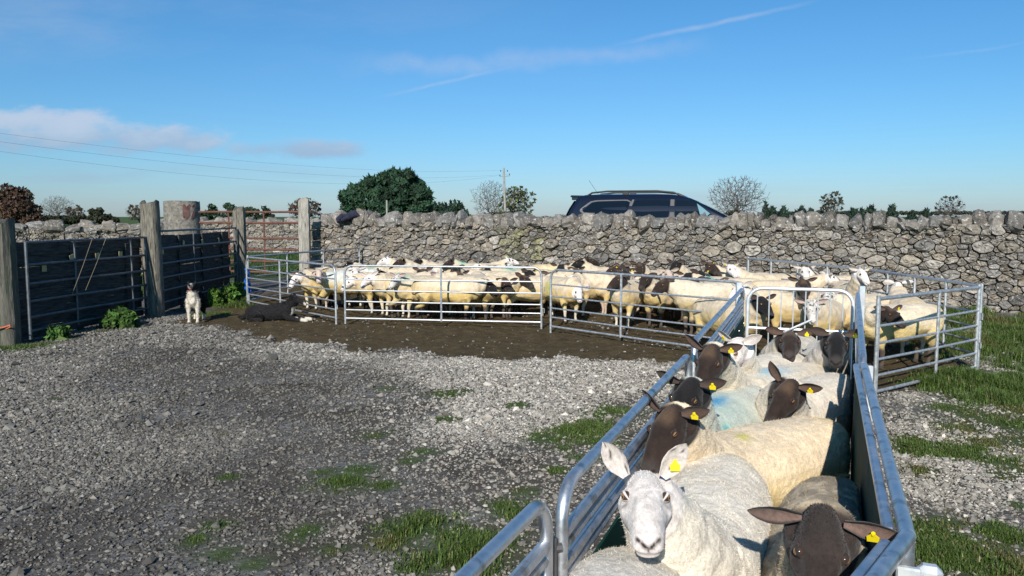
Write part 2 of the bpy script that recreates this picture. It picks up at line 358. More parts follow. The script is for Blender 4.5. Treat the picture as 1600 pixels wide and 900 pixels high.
K(c, b.inputs['Base Color']); b.inputs['Roughness'].default_value = .95; b.inputs['Specular IOR Level'].default_value = .2
bp = NN('ShaderNodeBump'); bp.inputs['Strength'].default_value = .8; bp.inputs['Distance'].default_value = .03; K(nz(28, 6, .7), bp.inputs['Height']); K(bp.outputs[0], b.inputs['Normal'])
me = npmesh('ground', pts, F, gm, cols=np.stack([MUD, GRS, GRS * 0], 1)); ground = structure(mesh_ob('ground', me))

# ---------------------------------------------------------------- gravel stones (loose chippings, uncountable)
rs = np.random.RandomState(4)
def gravel(n, x0, x1, y0, y1, size, seed, keep=1.0):
    r_ = np.random.RandomState(seed); x = r_.uniform(x0, x1, n); y = r_.uniform(y0, y1, n)
    vis = (np.abs(x) / np.maximum(y, .1) < .72)
    x, y = x[vis], y[vis]
    p_ = np.stack([x, y, x * 0], 1)
    m_ = mud_mask(x, y); g_ = grass_mask(x, y)
    patch = fbm(p_, .75, 77, 4); pr = .34 + 1.05 * sst(patch, .38, .58)
    pr = pr * (1 - m_ * .98) * (1 - np.clip(g_ * 1.3, 0, .93)) * (behind_wall(x, y) < 0)
    ax = (x - .05) - (y - 1.9) * .39; inrace = (ax > 0) & (ax < .95) & (y > 1.5) & (y < 7.8); pr = np.where(inrace, pr * .25, pr)
    k = r_.rand(len(x)) < pr * keep; x, y, g_ = x[k], y[k], m_[k]
    s_ = size * np.exp(r_.normal(0, .38, len(x))) * np.where(r_.rand(len(x)) < .02, 1.9, 1); s_ = np.where(g_ > .5, s_ * r_.uniform(.6, 1.3, len(x)), s_)
    return x, y, s_
A = [gravel(205000, -4.4, 5.6, 2.6, 6.2, .0090, 1), gravel(150000, -7.2, 6.4, 6.2, 9.4, .0113, 2), gravel(85000, -7.2, 8, 9.4, 13.2, .0148, 3)]
x = np.concatenate([a[0] for a in A]); y = np.concatenate([a[1] for a in A]); s_ = np.concatenate([a[2] for a in A]); n = len(x)
octv = np.array([[1, 0, 0], [.25, .9, .1], [-.9, .3, 0], [-.4, -.85, .05], [.55, -.75, -.05], [.1, .15, .75], [-.1, -.1, -.75]])
octf = np.array([[0, 1, 5], [1, 2, 5], [2, 3, 5], [3, 4, 5], [4, 0, 5], [1, 0, 6], [2, 1, 6], [3, 2, 6], [4, 3, 6], [0, 4, 6]])
V = octv[None] * (1 + rs.uniform(-.25, .25, (n, 7, 3))); V[:, 5, :2] += rs.uniform(-.4, .4, (n, 2)); V *= (np.stack([rs.uniform(.75, 1.2, n), rs.uniform(.6, 1.0, n), rs.uniform(.55, .95, n)], 1) * s_[:, None])[:, None, :]
a1 = rs.uniform(0, 6.283, n); a2 = rs.normal(0, .45, n)
c1, s1_, c2, s2_ = np.cos(a1), np.sin(a1), np.cos(a2), np.sin(a2)
vx, vy, vz = V[..., 0], V[..., 1], V[..., 2]; vy, vz = vy * c2[:, None] - vz * s2_[:, None], vy * s2_[:, None] + vz * c2[:, None]
vx, vy = vx * c1[:, None] - vy * s1_[:, None], vx * s1_[:, None] + vy * c1[:, None]
p_ = np.stack([x, y, x * 0], 1); gzv = (fbm(p_, .9, 21) - .5) * .05 + (fbm(p_, 5, 22) - .5) * .018
V = np.stack([vx + x[:, None], vy + y[:, None], vz + (gzv + s_ * .28)[:, None]], 2).reshape(-1, 3)
F = (octf[None] + (np.arange(n) * 7)[:, None, None]).reshape(-1, 3)
tone = np.clip(.25 * np.exp(rs.normal(0, .36, n)), .035, .56) * (1 - .45 * mud_mask(x, y)); warm = rs.uniform(-.02, .06, n)
big = fbm(p_, .35, 91); dens_ = fbm(p_, .75, 77, 4)
bright = .52 + .48 * sst(x / y + (fbm(p_, .5, 55) - .5) * .5, -.42, -.05) ; tone *= bright * (.88 + .28 * sst(dens_, .38, .62))   # vignette painted into the tone towards the left; thin dirt patches slightly darker
cc_ = np.stack([tone * (1.07 + warm), tone, tone * (.88 - warm * .7)], 1)
stone_m, n_, b = mat_base('chippings'); at = n_.nodes.new('ShaderNodeAttribute'); at.attribute_name = 'Col'; n_.links.new(at.outputs['Color'], b.inputs['Base Color']); b.inputs['Roughness'].default_value = .85; b.inputs['Specular IOR Level'].default_value = .3
me = npmesh('gravel', V, F, stone_m, cols=np.repeat(cc_, 7, 0), smooth=False); stuff(mesh_ob('gravel', me))

# ---------------------------------------------------------------- grass blades
def blades(xs, ys, hs, cs, name, wid=.0021, zfun=None):
    n = len(xs); r_ = np.random.RandomState(n % 1000); a = r_.uniform(0, 6.283, n); le = r_.uniform(.2, .95, n)
    dx, dy = np.cos(a), np.sin(a); h = hs * r_.uniform(.55, 1.25, n); wv = wid * r_.uniform(.7, 1.5, n) * (1 + hs * 5)
    z0 = gz_np(xs, ys) - .01; P0 = np.stack([xs, ys, z0], 1); S = np.stack([-dy, dx, dx * 0], 1) * wv[:, None]
    Mm = P0 + np.stack([dx * le * h * .35, dy * le * h * .35, h * .62], 1); T = P0 + np.stack([dx * le * h * .95, dy * le * h * .95, h * (1.05 - .35 * le)], 1)
    V = np.stack([P0 - S, P0 + S, Mm + S * .8, Mm - S * .8, T], 1).reshape(-1, 3); b0 = np.arange(n) * 5
    F = np.concatenate([np.stack([b0, b0 + 1, b0 + 2], 1), np.stack([b0, b0 + 2, b0 + 3], 1), np.stack([b0 + 3, b0 + 2, b0 + 4], 1)])
    return npmesh(name, V, F, grass_m, cols=np.repeat(cs, 5, 0), smooth=False)
grass_m, n_, b = mat_base('grass_blade'); at = n_.nodes.new('ShaderNodeAttribute'); at.attribute_name = 'Col'; n_.links.new(at.outputs['Color'], b.inputs['Base Color']); b.inputs['Roughness'].default_value = .55; b.inputs['Specular IOR Level'].default_value = .3
n_.links.new(at.outputs['Color'], b.inputs['Subsurface Radius']) if False else None
tr = n_.nodes.new('ShaderNodeBsdfTranslucent'); n_.links.new(at.outputs['Color'], tr.inputs[0]); ms = n_.nodes.new('ShaderNodeMixShader'); ms.inputs[0].default_value = .28
n_.links.new(b.outputs[0], ms.inputs[1]); n_.links.new(tr.outputs[0], ms.inputs[2]); n_.links.new(ms.outputs[0], n_.nodes['Material Output'].inputs[0])
gxs, gys, ghs, gcs = [], [], [], []
for (a, b_, r, nn, h, c_) in grass_blobs:
    nn = int(nn * 2.5); ncl = max(3, int(r * 55)); cx = rs.normal(0, r * .5, (ncl, 2)); pick = rs.randint(0, ncl, nn)
    q = cx[pick] + rs.normal(0, .022 + r * .06, (nn, 2)); q *= 1 + .5 * (rs.rand(nn, 1) < .18); dist = np.hypot(q[:, 0], q[:, 1])
    gxs.append(a + q[:, 0]); gys.append(b_ + q[:, 1]); ghs.append(h * (.60 if h < .11 else .95) * np.clip(1.15 - dist / (r * 2.0), .3, 1.1))
    g0 = np.array([[.085, .135, .028], [.12, .135, .036], [.13, .10, .035]][c_]); v_ = np.exp(rs.normal(0, .28, nn))
    cc_ = g0[None] * v_[:, None]; dry = rs.rand(nn) < (.07, .30, .5)[c_]; cc_[dry] = np.array([.20, .17, .08]) * v_[dry][:, None]
    gcs.append(cc_)
gxs = np.concatenate(gxs); gys = np.concatenate(gys); ghs = np.concatenate(ghs); gcs = np.clip(np.concatenate(gcs), 0, 1)
stuff(mesh_ob('grass', blades(gxs, gys, ghs, gcs, 'grass')))
# rough grass of the field behind the walls
nn = 26000; fx = rs.uniform(-16, -5.2, nn); fy = rs.uniform(21.5, 36, nn)
stuff(mesh_ob('field_grass', blades(fx, fy, np.full(nn, .09), np.array([.05, .095, .022])[None] * np.exp(rs.normal(0, .3, nn))[:, None], 'field_grass', wid=.008)))

# ================================================================ dry stone walls
def clip_poly(poly, n, d):          # keep p.n <= d
    o = []; m_ = len(poly)
    for i in range(m_):
        a, b_ = poly[i], poly[(i + 1) % m_]; da = a[0] * n[0] + a[1] * n[1] - d; db = b_[0] * n[0] + b_[1] * n[1] - d
        if da <= 0: o.append(a)
        if (da < 0) != (db < 0) and da != db: t = da / (da - db); o.append((a[0] + (b_[0] - a[0]) * t, a[1] + (b_[1] - a[1]) * t))
    return o
def stone_wall(name, A_, B_, H, seed, label, cope=(.18, .36), dens=1.0, thick=.55, cap_w=(.12, .30), lichen=0.0):
    """A_, B_ foot points (2D); face towards the camera; stones are individually shaped, coping stones stand on edge"""
    r = random.Random(seed); rn = np.random.RandomState(seed)
    A_, B_ = Vector(A_), Vector(B_); Lw = (B_ - A_).length; u = (B_ - A_) / Lw; nrm = Vector((u.y, -u.x)); AS = 1.5
    seeds = []; tries = 0; grid = {}
    Hs = H - cope[0] * .72; area = Lw / AS * Hs; target = int(area / (.092 * .092) * dens)
    for t in range(target * 14):
        if len(seeds) >= target: break
        x_, y_ = r.uniform(0, Lw / AS), r.uniform(-.05, Hs); rr = .085 * r.choice((.55, .72, .72, .9, .9, 1.15, 1.5)) * (1.25 - .3 * y_ / Hs)
        gi, gj = int(x_ / .15), int(y_ / .15); ok = True
        for a in (-1, 0, 1):
            for b_ in (-1, 0, 1):
                for (sx, sy, sr) in grid.get((gi + a, gj + b_), ()):
                    if (sx - x_) ** 2 + (sy - y_) ** 2 < ((sr + rr) * .62) ** 2: ok = False; break
                if not ok: break
            if not ok: break
        if ok: seeds.append((x_, y_, rr)); grid.setdefault((gi, gj), []).append((x_, y_, rr))
    S = np.array(seeds); V = []; F3 = []; C = []; nv = 0
    for k in range(len(S)):
        d2 = (S[:, 0] - S[k, 0]) ** 2 + (S[:, 1] - S[k, 1]) ** 2; idx = np.argsort(d2)[1:20]
        poly = [(S[k, 0] - .3, S[k, 1] - .3), (S[k, 0] + .3, S[k, 1] - .3), (S[k, 0] + .3, S[k, 1] + .3), (S[k, 0] - .3, S[k, 1] + .3)]
        poly = clip_poly(poly, (0, 1), Hs + .06); poly = clip_poly(poly, (0, -1), .12)
        for j in idx:
            if len(poly) < 3: break
            dx, dy = S[j, 0] - S[k, 0], S[j, 1] - S[k, 1]
            w_ = (S[k, 2] ** 2 - S[j, 2] ** 2) * .8; dd = (dx * (S[k, 0] + S[j, 0]) + dy * (S[k, 1] + S[j, 1]) + w_) / 2
            poly = clip_poly(poly, (dx, dy), dd)
        if len(poly) < 3: continue
        pl = np.array(poly) * [AS, 1]; c_ = pl.mean(0)
        # densify, round corners, pull in
        for it in range(2):
            q = np.roll(pl, -1, 0); kk_ = (.88, .80)[it]; pl = np.stack([pl * kk_ + q * (1 - kk_), pl * (1 - kk_) + q * kk_], 1).reshape(-1, 2)
        tt = np.linspace(0, len(pl), 15)[:-1]; i0 = tt.astype(int) % len(pl); fr = (tt - np.floor(tt))[:, None]; pl = pl[i0] * (1 - fr) + pl[(i0 + 1) % len(pl)] * fr
        dv = pl - c_; ln = np.linalg.norm(dv, axis=1, keepdims=True) + 1e-6; ins = r.uniform(.001, .007); pl = c_ + dv * np.clip((ln - ins) / ln, .3, 1) * (1 + rn.uniform(-.05, .04, (14, 1)))
        pro = r.uniform(-.01, .075); tx, ty = r.uniform(-.22, .22), r.uniform(-.32, .16); sz = float(ln.mean()); bul = min(.055, sz * r.uniform(.12, .36))
        rings = []
        for (sc, dep) in ((.97, -.10), (1.0, 0.0), (.93, bul * .65), (.64, bul * .92), (.3, bul)):
            pp = c_ + (pl - c_) * sc; dz = dep + pro + (pp[:, 0] - c_[0]) * tx * (dep > -.05) + (pp[:, 1] - c_[1]) * ty * (dep > -.05) + rn.normal(0, .006 + .07 * sz * (dep > 0), 14) * (dep > -.05)
            rings.append(np.concatenate([pp, dz[:, None]], 1))
        cen = np.array([[c_[0], c_[1], pro + bul * r.uniform(.8, 1.1)]]); vv = np.concatenate(rings + [cen])
        V.append(vv); 
        for q in range(4):
            for j in range(14):
                a = nv + q * 14 + j; b_ = nv + q * 14 + (j + 1) % 14; F3 += [(a, b_, b_ + 14), (a, b_ + 14, a + 14)]
        for j in range(14): F3.append((nv + 56 + j, nv + 56 + (j + 1) % 14, nv + 70))
        tone = r.choice((.15, .20, .225, .25, .29)) * r.uniform(.82, 1.14); wm = r.uniform(.06, .24)
        if r.random() < .05: tone = .40; wm = .12
        col = [tone * (1 + wm), tone * (1 + wm * .35), tone * (1 - wm * .55)]
        if lichen and abs(pl[:, 0].mean() - lichen) < .6 and 0.75 < c_[1] < 1.4: col = [.28, .27, .17] if r.random() < .35 else [.15, .145, .11] if r.random() < .4 else col
        C.append(np.tile(col, (71, 1))); nv += 71
    vv = np.concatenate(V); batter = .10 * (vv[:, 1] / H)
    W = np.stack([A_.x + u.x * vv[:, 0] + nrm.x * (vv[:, 2] - batter), A_.y + u.y * vv[:, 0] + nrm.y * (vv[:, 2] - batter), vv[:, 1]], 1)
    Vall = [W]; Call = [np.concatenate(C)]
    # coping stones
    s0 = -.05; nu, nvv = 14, 9
    while s0 < Lw:
        cw = r.uniform(*cap_w); ch = r.uniform(*cope); tilt = r.gauss(0, .24); base_z = H - cope[0] * .78 - r.uniform(0, .05); dp = r.uniform(.18, .26)
        th = np.linspace(0, 2 * math.pi, nu, endpoint=False); ph = np.linspace(-math.pi / 2, math.pi / 2, nvv); e = r.uniform(.35, .7); pts_ = []
        sg = lambda v_, p__: np.sign(v_) * np.abs(v_) ** p__
        for p__ in ph:
            for t_ in th: pts_.append((math.copysign(abs(math.cos(p__)) ** .5 * abs(math.cos(t_)) ** e, math.cos(t_)), math.copysign(abs(math.cos(p__)) ** .5 * abs(math.sin(t_)) ** e, math.sin(t_)), math.copysign(abs(math.sin(p__)) ** .75, math.sin(p__))))
        q = np.array(pts_); q = q * (1 + (vnoise(q + r.uniform(0, 90), 1.6, seed)[:, None] - .5) * .7 + (vnoise(q + r.uniform(0, 90), 3.8, seed + 1)[:, None] - .5) * .25) * [cw * .54, dp, ch * .54]
        q[:, 2] += q[:, 0] * r.uniform(-.25, .25); ct, st_ = math.cos(tilt), math.sin(tilt); q = np.stack([q[:, 0] * ct - q[:, 2] * st_, q[:, 1], q[:, 0] * st_ + q[:, 2] * ct], 1)
        qu = q[:, 0] + s0 + cw / 2; qn = q[:, 1] - .10 - .22 + r.uniform(-.05, .05) + .12
        Vall.append(np.stack([A_.x + u.x * qu + nrm.x * qn, A_.y + u.y * qu + nrm.y * qn, q[:, 2] + base_z + ch * .42], 1))
        for a in range(nvv - 1):
            for j in range(nu):
                i0 = nv + a * nu + j; i1 = nv + a * nu + (j + 1) % nu; F3 += [(i0, i1, i1 + nu), (i0, i1 + nu, i0 + nu)]
        tone = r.choice((.15, .19, .22, .25)) * r.uniform(.85, 1.1); wm = r.uniform(.04, .18); Call.append(np.tile([tone * (1 + wm), tone * (1 + wm * .35), tone * (1 - wm * .5)], (nu * nvv, 1))); nv += nu * nvv
        s0 += cw * r.uniform(.86, .98)
    # dark hearting behind the face
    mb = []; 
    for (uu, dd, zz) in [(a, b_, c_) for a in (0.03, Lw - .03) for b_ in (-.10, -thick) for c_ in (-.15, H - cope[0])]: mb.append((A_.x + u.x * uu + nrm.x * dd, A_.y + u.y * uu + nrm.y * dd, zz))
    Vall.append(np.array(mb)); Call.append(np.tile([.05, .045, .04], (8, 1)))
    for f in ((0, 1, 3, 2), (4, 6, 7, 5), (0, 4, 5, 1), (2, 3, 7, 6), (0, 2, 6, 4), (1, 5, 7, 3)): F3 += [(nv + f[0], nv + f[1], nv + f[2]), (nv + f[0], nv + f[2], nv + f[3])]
    me = npmesh(name, np.concatenate(Vall), np.array(F3), wall_m, cols=np.concatenate(Call), smooth=True, sharp=32)
    o = mesh_ob(name, me); tag(o, label, 'wall'); return o
wall_m, n_, b = mat_base('limestone'); NN = n_.nodes.new; K = n_.links.new; gtc = NN('ShaderNodeTexCoord')
at = NN('ShaderNodeAttribute'); at.attribute_name = 'Col'
vary = rampc(nz(14, 8, .7), [(.3, (.55, .55, .55)), (.6, (1.12, 1.08, 1.05))]); mu = NN('ShaderNodeMix'); mu.data_type = 'RGBA'; mu.blend_type = 'MULTIPLY'; mu.inputs['Factor'].default_value = 1; K(at.outputs['Color'], mu.inputs['A']); K(vary, mu.inputs['B'])
mr = NN('ShaderNodeMapRange'); mr.inputs['From Min'].default_value = .575; mr.inputs['From Max'].default_value = .66; K(nz(19, 5, .65), mr.inputs['Value'])
li = NN('ShaderNodeMix'); li.data_type = 'RGBA'; K(mr.outputs[0], li.inputs['Factor']); K(mu.outputs['Result'], li.inputs['A']); li.inputs['B'].default_value = (.56, .53, .48, 1)
mr2 = NN('ShaderNodeMapRange'); mr2.inputs['From Min'].default_value = .6; mr2.inputs['From Max'].default_value = .7; K(nz(6.5, 6, .65), mr2.inputs['Value'])
li2 = NN('ShaderNodeMix'); li2.data_type = 'RGBA'; K(mr2.outputs[0], li2.inputs['Factor']); K(li.outputs['Result'], li2.inputs['A']); li2.inputs['B'].default_value = (.11, .085, .065, 1)
K(li2.outputs['Result'], b.inputs['Base Color']); b.inputs['Roughness'].default_value = .95; b.inputs['Specular IOR Level'].default_value = .15
bp = NN('ShaderNodeBump'); bp.inputs['Strength'].default_value = .9; bp.inputs['Distance'].default_value = .03; K(nz(24, 8, .7), bp.inputs['Height']); K(bp.outputs[0], b.inputs['Normal'])
stone_wall('dry_stone_wall', W0, W1, 1.60, 11, 'long grey limestone dry stone wall with upright coping stones behind the sheep pen', dens=1.2, lichen=4.6 + .9)
stone_wall('dry_stone_wall', (-16.5, 18.3), (-9.2, 22.5), 1.42, 12, 'lower dry stone wall with pale coping seen over the dark gates on the left', cap_w=(.22, .5), dens=.7)
stone_wall('dry_stone_wall', (-17, 37.5), (-4.5, 34), 1.45, 13, 'far dry stone wall across the field seen through the rusty red gate', cap_w=(.25, .6), dens=.45)

# ================================================================ posts, pier and gates on the left
def wood_post(x, y, h, wd, seed, label, lean=0.0, mat=None):
    r = random.Random(seed); m_ = MB(); rings = []; nz_ = 14; npt = 16
    for i in range(nz_ + 1):
        z = -.2 + (h + .2) * i / nz_; tp = 1 - .06 * i / nz_; rg_ = []
        for j in range(npt):
            a = 2 * math.pi * j / npt + .2; cx, cy = math.cos(a), math.sin(a); e = .55
            px_ = math.copysign(abs(cx) ** e, cx) * wd / 2; py_ = math.copysign(abs(cy) ** e, cy) * wd / 2
            k = tp * (1 + .10 * math.sin(j * 2.3 + seed) * math.sin(j * 1.1 + i * .15) + r.uniform(-.025, .025))
            zz = z + ((r.uniform(-.03, .02) + .04 * math.sin(a * 2 + seed)) if i == nz_ else 0)
            rg_.append((px_ * k + lean * z, py_ * k, zz))
        rings.append(rg_)
    m_.loft(rings); o = m_.build('wooden_post', mat or post_wood, smooth=True, loc=(x, y, 0)); tag(o, label, 'post'); return o
wood_post(-6.55, 10.1, 1.60, .30, 1, 'thick squat weathered timber gatepost at the left edge of the yard', mat=noise_mat('damp_post', (.06, .055, .045), (.17, .155, .125), scale=8, stretch=(5, 5, .6), rough=.95, bump_s=.9, bump_scale=14, bump_d=.02, third=((.06, .08, .045), 5, .52, .66)))
wood_post(-5.93, 13.0, 1.89, .27, 2, 'grey split timber gatepost between the two dark gates, behind the standing dog', lean=-.012)
wood_post(-6.0, 17.4, 1.84, .25, 3, 'grey timber gatepost with blue rope beside it, left of the rusty red gate')
wood_post(-4.98, 18.95, 2.06, .27, 4, 'tall pale timber post standing against the end of the long stone wall', mat=noise_mat('pale_post', (.20, .18, .15), (.44, .41, .35), scale=9, stretch=(5, 5, .55), rough=.92, bump_s=.8, bump_scale=14, bump_d=.02, third=((.06, .055, .05), 7, .6, .68)))
# concrete pier
m_ = MB(); rings = []; r = random.Random(8)
for i in range(13):
    z = -.2 + 2.25 * i / 12; rings.append([((.425 + r.uniform(-.02, .02)) * math.cos(t * 2 * math.pi / 28) * (.97 if i == 12 else 1), (.425 + r.uniform(-.02, .02)) * math.sin(t * 2 * math.pi / 28), z + (r.uniform(-.03, .0) if i == 12 else 0)) for t in range(28)])
m_.loft(rings); pier = m_.build('concrete_pier', conc, loc=(-8.35, 20.0, 0)); tag(pier, 'fat round rough concrete pier with a red paint stain, left of the rusty gate', 'pillar')
m_ = MB(); m_.v = []
ang = np.linspace(-1.15, -.45, 8); vs = [(.437 * math.cos(a + .02), .437 * math.sin(a + .02), z) for z in (1.62, 1.72, 1.83, 1.93) for a in ang]
m_.add([(x_ + 0, y_, z_ + .05 * math.sin(i * 2.1)) for i, (x_, y_, z_) in enumerate(vs)], [(k * 8 + j, k * 8 + j + 1, k * 8 + j + 9, k * 8 + j + 8) for k in range(3) for j in range(7)])
m_.build('paint_stain', noise_mat('red_stain', (.09, .03, .028), (.16, .09, .075), rough=.9), pier)
def bar_gate(name, a, b_, h, zs, label, mat, uprights=(), rad=.018, cat='gate', mesh=False, zoff=0.05, ends=True):
    a, b_ = Vector(a), Vector(b_); root = empty(name, (a.x, a.y, a.z if len(a) > 2 else 0)); ln = (Vector((b_.x, b_.y)) - Vector((a.x, a.y))).length
    root.rotation_euler = (0, 0, math.atan2(b_.y - a.y, b_.x - a.x)); tag(root, label, cat)
    for z in zs:
        m_ = MB(); m_.tube([(0.01, 0, z), (ln * .33, 0, z + .004), (ln * .66, 0, z - .006), (ln - .01, 0, z)], rad, 8); m_.build('rail', mat, root)
    for s_ in ((0, ln) if ends else ()):
        m_ = MB(); m_.tube([(s_, 0, zoff), (s_, 0, h)], rad * 1.1, 8); m_.build('end_upright', mat, root)
    for s_ in uprights:
        m_ = MB(); m_.tube([(ln * s_, .012, zs[-1] - .05), (ln * s_, .012, zs[0])], rad * .8, 8); m_.build('upright', mat, root)
    return root
g1a = P(28, 545); 
gA = bar_gate('metal_gate', (-6.33, 10.25, 0), (-5.98, 12.85, 0), 1.33, [1.32, 1.03, .78, .55, .34, .16], 'long blue-grey tubular gate in front of dark boards, leftmost in the yard', galv_old, (.36, .86))
gB = bar_gate('metal_gate', (-5.93, 13.2, 0), (-6.02, 17.2, 0), 1.42, [1.41, 1.12, .86, .62, .40, .2], 'blue-grey tubular gate in front of dark boards, behind the standing dog', galv_old, (.4,))
gR = bar_gate('rusty_gate', (-7.95, 20.0, 0), (-5.15, 19.35, 0), 1.80, [1.77, 1.50, 1.12, .84, .55, .28], 'rusty red tubular field gate between the concrete pier and the tall pale post', rust, (.3, .64), rad=.026)
def boards(a, b_, h, seed, label):
    a, b_ = Vector(a), Vector(b_); r = random.Random(seed); ln = (b_ - a).length; root = empty('board_screen', (a.x, a.y, 0), math.atan2(b_.y - a.y, b_.x - a.x)); tag(root, label, 'fence')
    z = .04; 
    while z < h:
        bh = r.uniform(.11, .17); s_ = 0
        while s_ < ln - .05:
            le = min(r.choice((1.1, 1.2, 1.0)), ln - s_)
            if le < .15: break
            m_ = MB(); top = z + bh / 2 + r.uniform(-.012, .012); row = int(z / .13); m_.box((s_ + le / 2, (.012 if row % 2 else -.012) + r.uniform(-.002, .002), top), (le - .006, .022, bh + .016), Matrix.Rotation(r.gauss(0, .008), 3, 'Y'), .003); m_.build('board', board_wood, root); s_ += le
        z += bh + r.uniform(.0, .004)
    s_ = .05
    while s_ < ln:
        m_ = MB(); m_.box((s_, -.03, h / 2), (.09, .03, h + .06), None, .004); m_.build('batten', board_wood, root)
        m_ = MB(); m_.box((s_, .045, h / 2), (.09, .05, h - .1), None, .004); m_.build('batten', board_wood, root); s_ += 1.17
    for i in range(4 if ln > 3 else 4):
        m_ = MB(); cx_ = (.42 + i * .95) if ln > 3 else (.55 + i * .55); m_.box((min(cx_, ln - .2), -.049 - .001 * i, h - .13 - (.12 if i == 0 else 0)), (.085, .006, .085), Matrix.Rotation(r.gauss(0, .15), 3, 'Y')); m_.build('bright_block', noise_mat('pale_wood', (.42, .33, .14), (.5, .42, .22), rough=.8) if 'pale_wood' not in MATS else MATS['pale_wood'], root)
    return root
boards((-6.52, 10.2), (-6.12, 12.95), 1.20, 21, 'dark plank screen with small pale blocks behind the leftmost gate')
boards((-6.08, 13.2), (-6.20, 17.25), 1.30, 22, 'dark plank screen with small pale blocks behind the gate by the standing dog')
# string and rope bits
m_ = MB(); yw = noise_mat('twine', (.22, .19, .13), (.30, .26, .18), rough=.9)
for (pa, pb, Y) in (((400 / 2.8125, 370 / 2.8125 + 240), (310 / 2.8125, 620 / 2.8125 + 240), 11.0), ((460 / 2.8125, 370 / 2.8125 + 240), (370 / 2.8125, 600 / 2.8125 + 240), 11.2)):
    a = D(*pa, Y); b_ = D(*pb, Y); a.x += .02; b_.x += .02; m_ = MB(); m_.tube([a, a.lerp(b_, .5) + Vector((.02, 0, .03)), b_], .003, 5); o = m_.build('baler_twine', yw); tag(o, 'pale baler twine hanging over the leftmost gate, %s strand' % ('left' if pa[0] < 150 else 'right'), 'twine', 'twine on the gate')
m_ = MB(); r = random.Random(3); base = D(387, 415, 14.68); bl = noise_mat('blue_rope', (.01, .10, .42), (.02, .18, .60), rough=.6)
for k in range(6): 
    m_.tube([(base.x + r.uniform(-.05, .05) + .02 * math.sin(t * 2 + k), base.y - .05 + r.uniform(-.02, .02), base.z - .055 - t * .078 * (1 - .05 * k)) for t in range(7)], .014, 6)
tag(m_.build('blue_rope', bl), 'bundle of blue rope hanging on the end of the left hurdle', 'rope')
m_ = MB(); base = P(40, 522); org = noise_mat('orange_twine', (.45, .10, .04), (.55, .16, .08), rough=.8)
m_.tube([(-6.55 + .19 * math.cos(t * .55), 10.1 - .21 + .05 * math.sin(t), .26 + .02 * math.sin(t * 1.7)) for t in range(-1, 8)], .010, 6)
tag(m_.build('orange_twine', org), 'strand of orange baler twine round the foot of the left gatepost', 'twine')
# ================================================================ hurdles of the holding pen
def arc(c, r, a0, a1, n=6): return [(c[0] + r * math.cos(a0 + (a1 - a0) * i / n), 0, c[1] + r * math.sin(a0 + (a1 - a0) * i / n)) for i in range(n + 1)]
def hurdle(a, b_, label, h=.91, mids=(.5,), mat=None, square=False, zs=(.70, .53, .36, .23, .10), thin=.011, rad=.017, group='galvanised sheep hurdles round the pen', frame_open=False):
    mat = mat or galv; a, b_ = Vector((a[0], a[1], 0)), Vector((b_[0], b_[1], 0)); ln = (b_ - a).length
    root = empty('sheep_hurdle', (a.x, a.y, 0), math.atan2(b_.y - a.y, b_.x - a.x)); tag(root, label, 'hurdle', group)
    e = .03; cr = .13; m_ = MB()
    if square:
        m_.tube([(e, 0, 0.0), (e, 0, h + .03)], rad * 1.25, 8); m_.tube([(ln - e, 0, 0.0), (ln - e, 0, h + .03)], rad * 1.25, 8); m_.tube([(e, 0, h), (ln - e, 0, h)], rad * 1.1, 8)
    else:
        m_.tube([(e, 0, 0.0)] + arc((e + cr, h - cr), cr, math.pi, math.pi / 2) + [(ln * .33, 0, h), (ln * .66, 0, h)] + arc((ln - e - cr, h - cr), cr, math.pi / 2, 0) + [(ln - e, 0, 0.0)], rad, 10)
    m_.build('frame', mat, root)
    for i, z in enumerate(zs):
        m_ = MB(); q = .004 * math.sin(i * 3.1 + ln * 9); m_.tube([(e, 0, z), (ln * .5, q, z - .004), (ln - e, 0, z)], thin if i < len(zs) - 1 else thin * 1.25, 8); m_.build('rail', mat, root)
    for s_ in mids:
        m_ = MB(); m_.tube([(ln * s_, -.004, zs[-1] - .02), (ln * s_, -.004, h)], rad * .95, 8); m_.build('upright', mat, root)
    m_ = MB(); m_.tube([(ln - e - .001, 0, .62), (ln + .012, 0, .62), (ln + .012, 0, .55)], .009, 6); m_.build('hinge_pin', mat, root); m_ = MB(); m_.tube([(ln - e, 0, .30), (ln + .012, 0, .30), (ln + .012, 0, .24)], .009, 6); m_.build('hinge_pin', mat, root)
    return root
hA = P(386, 478); hB = P(527, 507); hC = P(537, 507); hD = P(849, 514); hE = P(858, 520)
top = D(1166, 441, 8.9); hF = Vector((top.x, 8.9, 0)); 
hurdle(hA, hB, 'leftmost front hurdle of the pen, slanting away to the rope and gatepost', mids=(.42,))
hurdle(hC, hD, 'middle front hurdle of the pen with rounded corners, facing the gravel')
hurdle(hE, hF, 'front hurdle of the pen that slopes down towards the narrow race', mids=(.42,))
rA = D(562, 388, 18.8)
hurdle(hA + Vector((-.02, .12, 0)), (rA.x, 18.8), 'rear hurdle running from the blue rope back to the stone wall', square=True, mids=(.3, .62), mat=galv, thin=.013)
hurdle((4.22, 14.1), (5.02, 11.3), 'far right rear hurdle of the pen, close to the stone wall', square=True, mids=(.25, .5, .75), mat=galv, thin=.012, zs=(.62, .46, .30, .16))
hurdle((5.05, 11.25), (5.06, 8.42), 'nearer right rear hurdle of the pen, ending at the long grass', square=True, mids=(.25, .5, .75), mat=galv, thin=.012, zs=(.62, .46, .30, .16))
hurdle((3.32, 7.12), (5.0, 8.36), 'short square-cornered hurdle to the right of the race, in front of the brown-faced sheep', square=True, mids=(.56,), mat=galv, thin=.013, zs=(.66, .50, .35, .20, .05))

